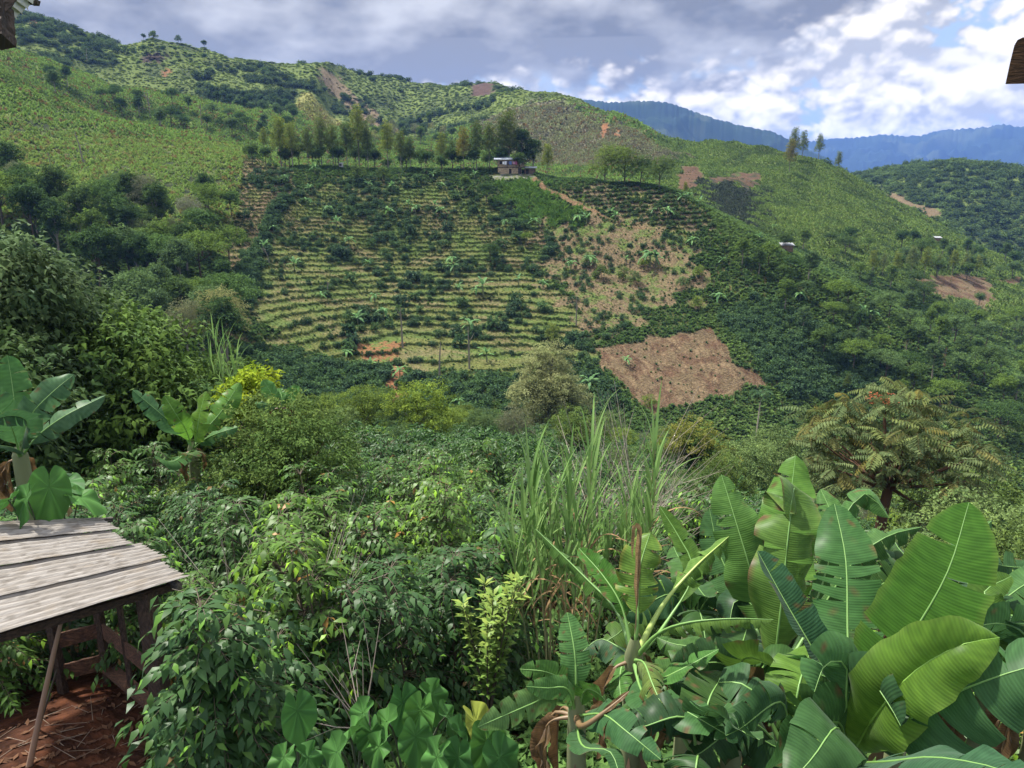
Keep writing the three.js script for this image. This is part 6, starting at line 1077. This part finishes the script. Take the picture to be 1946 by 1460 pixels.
{
  const o = new THREE.Group(), f = rng(888), b = onGround(1085, 1120, 10.6);
  const tops = [[960, 960], [975, 1000], [990, 930], [1005, 890], [1010, 870], [1030, 960], [1045, 900], [1060, 940], [1080, 860], [1085, 920], [1100, 980], [1125, 812], [1130, 850], [1140, 960], [1070, 1020], [1020, 1010], [950, 1040], [985, 1060], [1110, 1040], [1160, 1000]];
  tops.forEach(([u, v], k) => { const r = rr(9.8, 11.2, f), t = atR(u, v + 45, r), bb = V3(mix(b.x, t.x, 0.55) + rr(-0.12, 0.12, f), 0, mix(b.z, t.z, 0.6) + rr(-0.3, 0.3, f)); bb.y = heightAt(bb.x, bb.z) - 0.1; cane(o, bb.sub(b), t.clone().sub(b), 18, 300 + k); });
  o.position.copy(b); add(o, 'sugar_cane_clump'); tag(o, 'tall clump of sugar cane with long narrow blades in the lower middle', 'sugar cane', 'sugar cane clumps');
  const o2 = new THREE.Group(), b2 = onGround(1205, 1130, 11.5);
  [[1190, 940], [1205, 960], [1220, 990], [1245, 855], [1248, 900], [1230, 1030], [1185, 1010], [1215, 1040]].forEach(([u, v], k) => { const r = rr(11, 12, f), t = atR(u, v, r), bb = V3(mix(b2.x, t.x, 0.5), 0, mix(b2.z, t.z, 0.5) + rr(-0.2, 0.2, f)); bb.y = heightAt(bb.x, bb.z) - 0.1; cane(o2, bb.sub(b2), t.clone().sub(b2), 15, 400 + k); });
  o2.position.copy(b2); add(o2, 'sugar_cane_clump'); tag(o2, 'smaller clump of sugar cane behind the torn banana plant', 'sugar cane', 'sugar cane clumps');
  const o3 = new THREE.Group(), b3 = onGround(440, 690, 27); [[405, 640], [415, 660], [425, 650], [440, 668], [395, 668], [450, 672]].forEach(([u, v], k) => { const t = atR(u, v, 27 + k * 0.2); cane(o3, V3(rr(-0.4, 0.4, f), -0.1, rr(-0.3, 0.3, f)), t.sub(b3), 12, 500 + k); }); o3.position.copy(b3); add(o3, 'sugar_cane_clump'); tag(o3, 'cane like grass behind the big dark tree on the left', 'sugar cane', 'sugar cane clumps');
}
// ---------------------------------------------------------------- feather leaved tree on the right
function frondShape(seed, len, pairs, lw, cols, bend = 0.5) {
  const f = rng(seed), L = new MB(), q = V3(0, 0, 0); let e = 0.35; const step = len / pairs;
  for (let k = 0; k <= pairs; k++) {
    const t = k / pairs, ax = dirOf(0, e), l = len * 0.24 * (0.55 + 0.9 * Math.sin(Math.PI * clamp(t * 0.85 + 0.12)));
    if (k > 0) for (const s of [-1, 1]) { const d = V3(s * 1, rr(-0.6, -0.25, f), 0.45).normalize(), n = V3(0, 1, 0.1); n.addScaledVector(d, -n.dot(d)).normalize(); L.leaf(q.clone(), d, n, l * rr(0.9, 1.1, f), lw, tint(lerp3(cols[0], cols[1], f()), rr(0.85, 1.15, f)), 0.12, 0.22, false); }
    const q2 = q.clone().addScaledVector(ax, step); L.tube([q.clone(), q2], [0.008, 0.007], [0.12, 0.10, 0.04], 3); q.copy(q2); e -= bend * 2 / pairs;
  }
  return L.geo();
}
{
  const f = rng(4321), b = onGround(1690, 900, 34), o = new THREE.Group(), T2 = new MB(), centre = px(1695, 850, 37).sub(b);
  const shapes = [0, 1, 2, 3].map((k) => frondShape(60 + k, rr(0.9, 1.15, f), 9, 0.095, k === 3 ? [[0.15, 0.15, 0.05], [0.20, 0.19, 0.06]] : [[0.10, 0.145, 0.058], [0.17, 0.215, 0.085]], [0.3, 0.45, 0.2, 0.4][k]));
  const wood = [0.17, 0.095, 0.06], fork = V3(centre.x * 0.6, centre.y - 1.6, centre.z * 0.5); T2.tube(bez(V3(0, -0.6, 0), V3(-0.2, fork.y * 0.5, 0), fork, 6), (t) => mix(0.3, 0.2, t), wood, 9);
  const mats = [leafTint(0.85, 0.85, 0.85), leafTint(1.02, 0.96, 0.8), leafTint(0.7, 0.75, 0.78)]; let cnt = 0; const extra = [];
  for (let k = 0; k < 34; k++) {
    const a = k * 2.4, y = 1 - 1.75 * (k + 0.5) / 34, dp = k % 4 === 3 ? 0.55 : 1, q = Math.sqrt(1 - y * y), tip = V3(centre.x + Math.cos(a) * q * 3.4 * dp, centre.y + y * 2.5 * dp + rr(-0.3, 0.3, f), centre.z + Math.sin(a) * q * 3.4 * dp);
    T2.tube(bez(fork, V3(mix(fork.x, tip.x, 0.45), mix(fork.y, tip.y, 0.3), mix(fork.z, tip.z, 0.45)), tip, 6), (t) => mix(0.10, 0.02, t), wood, 5);
    for (let m = 0; m < 20; m++) { const c = ballPoint(f), p = tip.clone().add(V3(c.x * 0.75, c.y * 0.6, c.z * 0.75)), out = m * 2.4 + rr(-0.5, 0.5, f), s = rr(0.75, 1.15, f), g = shapes[f() < 0.12 ? 3 : Math.floor(f() * 3)];
      const mt = mats[Math.floor(f() * 3)], tilt = rr(-0.1, 0.9, f); if (cnt++ < 300) { const l = part(o, 'compound_leaf', g, mt); l.position.copy(p); l.scale.setScalar(s); l.rotation.set(tilt, out, rr(-0.3, 0.3, f), 'YXZ'); } else { const gg = g.clone(); gg.applyMatrix4(placed(p.x, p.y, p.z, s, out, tilt, rr(-0.3, 0.3, f))); extra.push(gg); } }
  }
  const rest = part(o, 'foliage', mergeGeometries(extra), mats[0]); rest.userData.kind = 'stuff'; part(o, 'trunk', T2.geo(), barkMat);
  for (const [u, v] of [[1660, 757], [1692, 760]]) { const F = new MB(), p = px(u, v, 36).sub(b); for (let k = 0; k < 60; k++) { const c = ballPoint(f); F.leaf(V3(c.x * 0.32, c.y * 0.3, c.z * 0.3), dirOf(f() * 6.28, rr(-0.6, 0.6, f)), V3(0, 1, 0), 0.12, 0.09, lerp3([0.26, 0.07, 0.035], [0.34, 0.14, 0.06], f()), 0.3, 0.1); } const m = part(o, 'fruit_cluster', F.geo(), dullLeaf, 'rust red cluster of seed pods'); m.position.copy(p); }
  o.position.copy(b); add(o, 'feather_leaved_tree'); tag(o, 'spreading tree with long feathery compound leaves above the bananas on the right', 'tree');
}
// ---------------------------------------------------------------- palm
{
  const b = gnd(1434, 866, 70, 200), o = new THREE.Group(), d = Math.hypot(b.r, b.y), h = (toPixel(b)[1] - 758) * d / FPX, S = new MB(), f = rng(55); S.tube([V3(0, -0.3, 0), V3(0.05, h * 0.5, 0), V3(0.25, h, 0)], [0.17, 0.13, 0.11], [0.34, 0.29, 0.22], 7); S.tube([V3(0.25, h, 0), V3(0.27, h + 0.8, 0)], [0.13, 0.06], [0.16, 0.15, 0.06], 7); part(o, 'trunk', S.geo(), stemMat);
  const g = [frondShape(81, 2.6, 16, 0.13, [[0.05, 0.10, 0.045], [0.085, 0.15, 0.06]], 1.0), frondShape(82, 2.4, 16, 0.13, [[0.05, 0.10, 0.045], [0.085, 0.15, 0.06]], 1.4)];
  for (let k = 0; k < 15; k++) { const l = part(o, 'frond', g[k % 2], dullLeaf); l.position.set(0.27, h + 0.7, 0); l.rotation.set(rr(-0.9, 0.3, f), k * 2.4, 0, 'YXZ'); l.scale.setScalar(rr(0.85, 1.1, f)); }
  o.position.copy(b); add(o, 'palm_tree'); tag(o, 'slender palm with a bare pale trunk below the bare plot', 'palm');
}
// ---------------------------------------------------------------- big dark tree on the left, and its neighbours
{
  const leafTree = (u, v, r, h, w, seed, mat, label, cols, clumps, name = 'large_tree') => {
    const s = treeShape(seed, { h, w, lobes: 12, bole: 0.12, flat: 0.72, clumps, per: 34, cr: 0.62, len: 0.30, asp: 0.42, up: 0.62, droop: 0.35, fill: 0.15, cols, fine: true, wood: PALEWOOD, thick: 0.012 }), p = atR(u, v, r), o = new THREE.Group(); part(o, 'trunk', s.trunk, barkMat); part(o, 'crown', s.crown, mat); o.position.set(p.x, heightAt(p.x, p.z), p.z); o.rotation.y = seed; add(o, name); tag(o, label, 'tree', 'large trees on the left'); };
  leafTree(215, 640, 30, 7.2, 0.56, 71, leafTint(1, 1, 1), 'large dark leafy tree filling the left side below the ravine forest', [[0.030, 0.066, 0.02], [0.10, 0.165, 0.03]], 620);
  leafTree(-50, 560, 29, 9.6, 0.36, 72, leafTint(1.0, 1.0, 1.1), 'tall tree with greyish glossy leaves at the left edge', [[0.034, 0.066, 0.026], [0.09, 0.135, 0.045]], 520);
  leafTree(350, 690, 34, 4.2, 0.62, 73, leafTint(1, 1, 1), 'lower dark tree at the right skirt of the large left tree', [[0.030, 0.066, 0.02], [0.10, 0.165, 0.03]], 320);
  leafTree(-110, 700, 24, 6.0, 0.5, 74, leafTint(0.9, 0.9, 0.9), 'dark tree at the left edge under the greyish one', [[0.026, 0.055, 0.02], [0.06, 0.10, 0.026]], 300);
}
// ---------------------------------------------------------------- shrubs and trees of the middle ground
const MID = (kind, k, u, v, r, h, mat, name, label, cat = 'shrub') => { const p = atR(u, v, r); p.y = heightAt(p.x, p.z); const H = h; tree(kind, k, p, H, k * 1.7 + u, mat, name, label, cat, null); };
const vTop = (u, v, r) => { const p = atR(u, v, r); return p.y - heightAt(p.x, p.z); };   // height of a plant at r whose top is seen at (u, v)
for (const [kind, k, u, v, r, mat, name, label, cat] of [
  ['standard', 0, 470, 690, 22, leafTint(1.75, 1.75, 0.5), 'yellow_shrub', 'bright yellow green shrub left of the small banana plant', 'shrub'],
  ['pale', 0, 1045, 628, 108, leafTint(1.3, 1.32, 1.3), 'pale_tree', 'tall pale olive tree in the valley bottom at the centre', 'tree'],
  ['thicket', 0, 690, 742, 62, leafTint(1.35, 1.3, 0.85), 'olive_tree', 'olive green rounded tree below the eroded red gully', 'tree'], ['thicket', 1, 610, 760, 58, LT, 'thicket_shrub', 'grey green shrub mass left of the olive tree', 'shrub'],
  ['thicket', 0, 860, 782, 66, LT, 'thicket_shrub', 'light green shrub to the right of the olive tree', 'shrub'], ['thicket', 1, 770, 810, 40, leafTint(0.85, 0.95, 1.25), 'dark_shrub', 'dark bluish leaved tree in the middle of the coffee field', 'shrub'],
  ['thicket', 0, 930, 800, 72, GRY, 'thicket_shrub', 'pale shrub at the left foot of the tall olive tree', 'shrub'], ['thicket', 1, 1150, 790, 80, GRY, 'thicket_shrub', 'greyish shrub at the right foot of the tall olive tree', 'shrub'],
  ['thicket', 0, 1060, 855, 46, YG, 'thicket_shrub', 'olive shrub behind the sugar cane tops', 'shrub'], ['thicket', 1, 1195, 860, 44, GRY, 'thicket_shrub', 'mossy shrub between the two sugar cane clumps', 'shrub'],
  ['thicket', 0, 1328, 815, 52, BR, 'russet_tree', 'rounded russet tinged tree left of the palm', 'tree'], ['thicket', 1, 1318, 895, 34, DK, 'dark_shrub', 'dark rounded shrub below the russet tree', 'shrub'], ['thicket', 0, 1420, 850, 48, GRY, 'thicket_shrub', 'grey green shrub at the foot of the palm', 'shrub'],
  ['thicket', 1, 1490, 830, 56, GRY, 'thicket_shrub', 'grey green tree between the palm and the feather leaved tree', 'shrub'], ['thicket', 0, 1250, 840, 60, MD, 'thicket_shrub', 'green shrub left of the russet tree', 'shrub'],
  ['thicket', 1, 1900, 900, 40, MD, 'thicket_shrub', 'green tree right of the feather leaved tree', 'shrub'], ['thicket', 0, 1840, 960, 26, GRY, 'thicket_shrub', 'pale leafy bush above the right edge bananas', 'shrub'], ['thicket', 1, 1920, 1000, 22, MD, 'thicket_shrub', 'leafy bush at the right edge above the bananas', 'shrub'],
  ['thicket', 1, 1280, 905, 28, GRY, 'thicket_shrub', 'grey shrub behind the small sugar cane clump', 'shrub'],
  ['thicket', 0, 478, 775, 19, MD, 'thicket_shrub', 'leafy shrub at the foot of the yellow shrub', 'shrub'], ['thicket', 1, 545, 788, 18, leafTint(1.0, 1.1, 0.95), 'thicket_shrub', 'leafy shrub in front of the small banana stem', 'shrub'],
  ['thicket', 1, 560, 790, 45, MD, 'thicket_shrub', 'green shrub below the small banana plant', 'shrub'], ['thicket', 0, 1000, 905, 30, GRY, 'thicket_shrub', 'dusty green shrub left of the sugar cane tops', 'shrub'],
]) { const h = vTop(u, v, r) * 1.0; if (h > 0.6) { MID(kind, k, u, v, r, Math.min(h, 15), mat, name, label, cat); const o = scene.children[scene.children.length - 1]; if (kind === 'citrus') { o.scale.x *= 0.5; o.scale.z *= 0.5; } } }

{ // mixed shrubs where the coffee field runs out into the valley
  const done = [], mats = [GRY, LT, MD, DK, YG, leafTint(1.3, 1.2, 0.8), leafTint(1.0, 1.05, 1.3), PN]; const f = rng(6060);
  for (let t = 0; t < 900 && done.length < 58; t++) {
    const az = rr(-0.62, 0.62, f), r = rr(42, 98, f), x = Math.sin(az) * r, z = -Math.cos(az) * r; if (done.some((q) => Math.hypot(q.x - x, q.z - z) < 5.2)) continue; const p = V3(x, heightAt(x, z), z); if (!inView(x, p.y, z, 3)) continue; const u = toPixel(p)[0]; if (u < 380 && r < 60) continue; if (u > 1480 && r < 52) continue; if (u > 930 && u < 1150 && r > 55) continue;
    done.push(p); tree(f() < 0.75 ? 'thicket' : f() < 0.5 ? 'wispy' : 'broad', done.length, p, rr(2.6, 5.2, f), f() * 6.28, mats[Math.floor(f() * mats.length)], 'slope_shrub', 'mixed shrub where the near coffee field meets the valley bottom', 'shrub', 'shrubs at the foot of the near slope');
  }
}

{ // taller shrubs and young trees standing up out of the near coffee
  const f = rng(7171), mats = [leafTint(0.95, 1.05, 1.1), DK, MD, leafTint(1.1, 1.2, 1.3), MD, LT], done = [];
  for (const [u, v, r] of [[780, 838, 38], [700, 855, 34], [640, 820, 40], [860, 870, 32], [590, 850, 27], [520, 900, 21], [930, 890, 27], [820, 930, 22], [690, 940, 20], [600, 960, 18], [300, 960, 20], [230, 900, 24], [420, 900, 24], [900, 970, 19], [760, 1000, 17], [1150, 890, 33], [1380, 880, 36]]) {
    const h = vTop(u, v, r); if (h < 2.2 || h > 6) continue; const p = atR(u, v, r); p.y = heightAt(p.x, p.z);
    tree('thicket', done.length, p, h, f() * 6.28, mats[done.length % 6], 'field_shrub', 'shrub standing taller than the near coffee', 'shrub', 'shrubs at the foot of the near slope'); done.push(1);
    const o = scene.children[scene.children.length - 1]; o.scale.x *= 0.75; o.scale.z *= 0.75;
  }
}
// ---------------------------------------------------------------- labels that single things out: look, nearest landmark, then place along the row
{
  const MARK = [[648, 312, 'under the eucalyptus row by the outhouse'], [900, 335, 'just left of the farmhouse'], [1060, 345, 'just right of the farmhouse'], [1200, 400, 'by the right hand terraces'], [1120, 490, 'in the upper brown clearing'], [1280, 500, 'at the right of the brown clearing'], [1200, 600, 'below the brown clearing'], [1300, 700, 'around the bare square plot'], [755, 720, 'near the red eroded gully'], [900, 640, 'by the tall bare poles'], [560, 420, 'on the upper left terraces'], [560, 580, 'on the lower left terraces'], [760, 450, 'on the upper middle terraces'], [760, 580, 'on the lower middle terraces'], [950, 480, 'around the dark spreading tree'], [1480, 480, 'near the grey roofed hut'], [1820, 560, 'around the right brown field'], [1620, 620, 'in the middle of the right flank'], [1500, 600, 'left on the right flank'], [1800, 740, 'low on the right flank'], [1920, 660, 'at the right edge of the flank'],
    [280, 380, 'around the moss hung tree'], [400, 400, 'beside the left terraces'], [380, 560, 'low in the ravine'], [120, 360, 'at the left end of the ravine'], [200, 470, 'behind the big left tree'], [330, 900, 'around the glowing banana plant'], [200, 880, 'behind the shed roof'], [450, 1080, 'above the large glossy coffee bush'], [620, 1000, 'around the leafless twiggy bush'], [700, 1180, 'behind the taro clump'], [850, 1000, 'left of the sugar cane'], [820, 880, 'below the olive tree'], [640, 860, 'below the small banana plant'], [1150, 1050, 'behind the sugar cane'], [1350, 950, 'behind the tall banana plant'], [1650, 1000, 'under the feather leaved tree'], [1850, 1050, 'behind the right edge bananas'], [1200, 860, 'beyond the sugar cane tops']];
  const form = { umbrella: 'flat crowned', broad: 'round crowned', tall: 'tall', wispy: 'feathery', euca: 'slender', thicket: 'dense', shrub: 'round', pale: 'pale', citrus: 'upright' };
  const tone = (c) => (c.r > 1.6 && c.b < 1 ? 'yellow green' : c.b > 1.3 ? 'grey green' : c.r > 1.4 ? 'light green' : c.r > 1.1 ? 'mid green' : 'dark green');
  const redo = new Set(['shade trees on the right flank', 'ravine forest trees', 'trees of the upper gully', 'trees in the back valley', 'trees in the middle back valley', 'trees on the left skyline', 'trees at the foot of the spur', 'low trees on the crest', 'shrubs at the foot of the near slope', 'banana plants on the far hillside', 'coffee field bushes', 'nearest coffee bushes', 'coffee bushes across the valley', 'tree line above the right brown field', 'eucalyptus row on the crest']);
  const far = { 'trees of the upper gully': 'in the gully between the fern shoulders', 'trees in the back valley': 'in the valley below the high left ridge', 'trees in the middle back valley': 'in the back valley above the crest row', 'trees on the left skyline': 'on the high left skyline', 'trees at the foot of the spur': 'at the foot of the green right spur', 'low trees on the crest': 'under the eucalyptus row', 'tree line above the right brown field': 'in the line above the right brown field', 'eucalyptus row on the crest': 'in the crest row left of the farmhouse' };
  const sets = new Map();
  for (const o of scene.children) {
    const d = o.userData, k = d.kindOf; delete d.kindOf;
    if (!d.group || !redo.has(d.group)) continue;
    o.updateMatrixWorld(); const [u, v] = toPixel(o.position.clone().add(V3(0, 1, 0)));
    const near = far[d.group] ?? MARK.reduce((b, m) => { const q = Math.hypot(m[0] - u, (m[1] - v) * 1.2); return q < b[0] ? [q, m[2]] : b; }, [1e9, ''])[1];
    const what = d.category === 'banana plant' ? 'banana plant' : d.category === 'coffee bush' ? (d.group === 'coffee bushes across the valley' ? 'small coffee bush' : 'coffee bush') : `${tone(o.children[1].material.color)} ${form[k] ?? ''} ${d.category}`;
    d.label = `${what} ${near}`; if (!sets.has(d.label)) sets.set(d.label, []); sets.get(d.label).push([u, o]);
  }
  const nth = ['', 'second', 'third', 'fourth', 'fifth', 'sixth', 'seventh', 'eighth'];
  for (const [label, list] of sets) {
    const n = list.length; if (n < 2 || n > 9) continue;
    list.sort((a, b) => a[0] - b[0]); list.forEach(([, o], i) => { o.userData.label = `${i === 0 ? 'leftmost' : i === n - 1 ? 'rightmost' : nth[i] + ' from left'} ${label}`; });
  }
}
renderer.render(scene, camera);
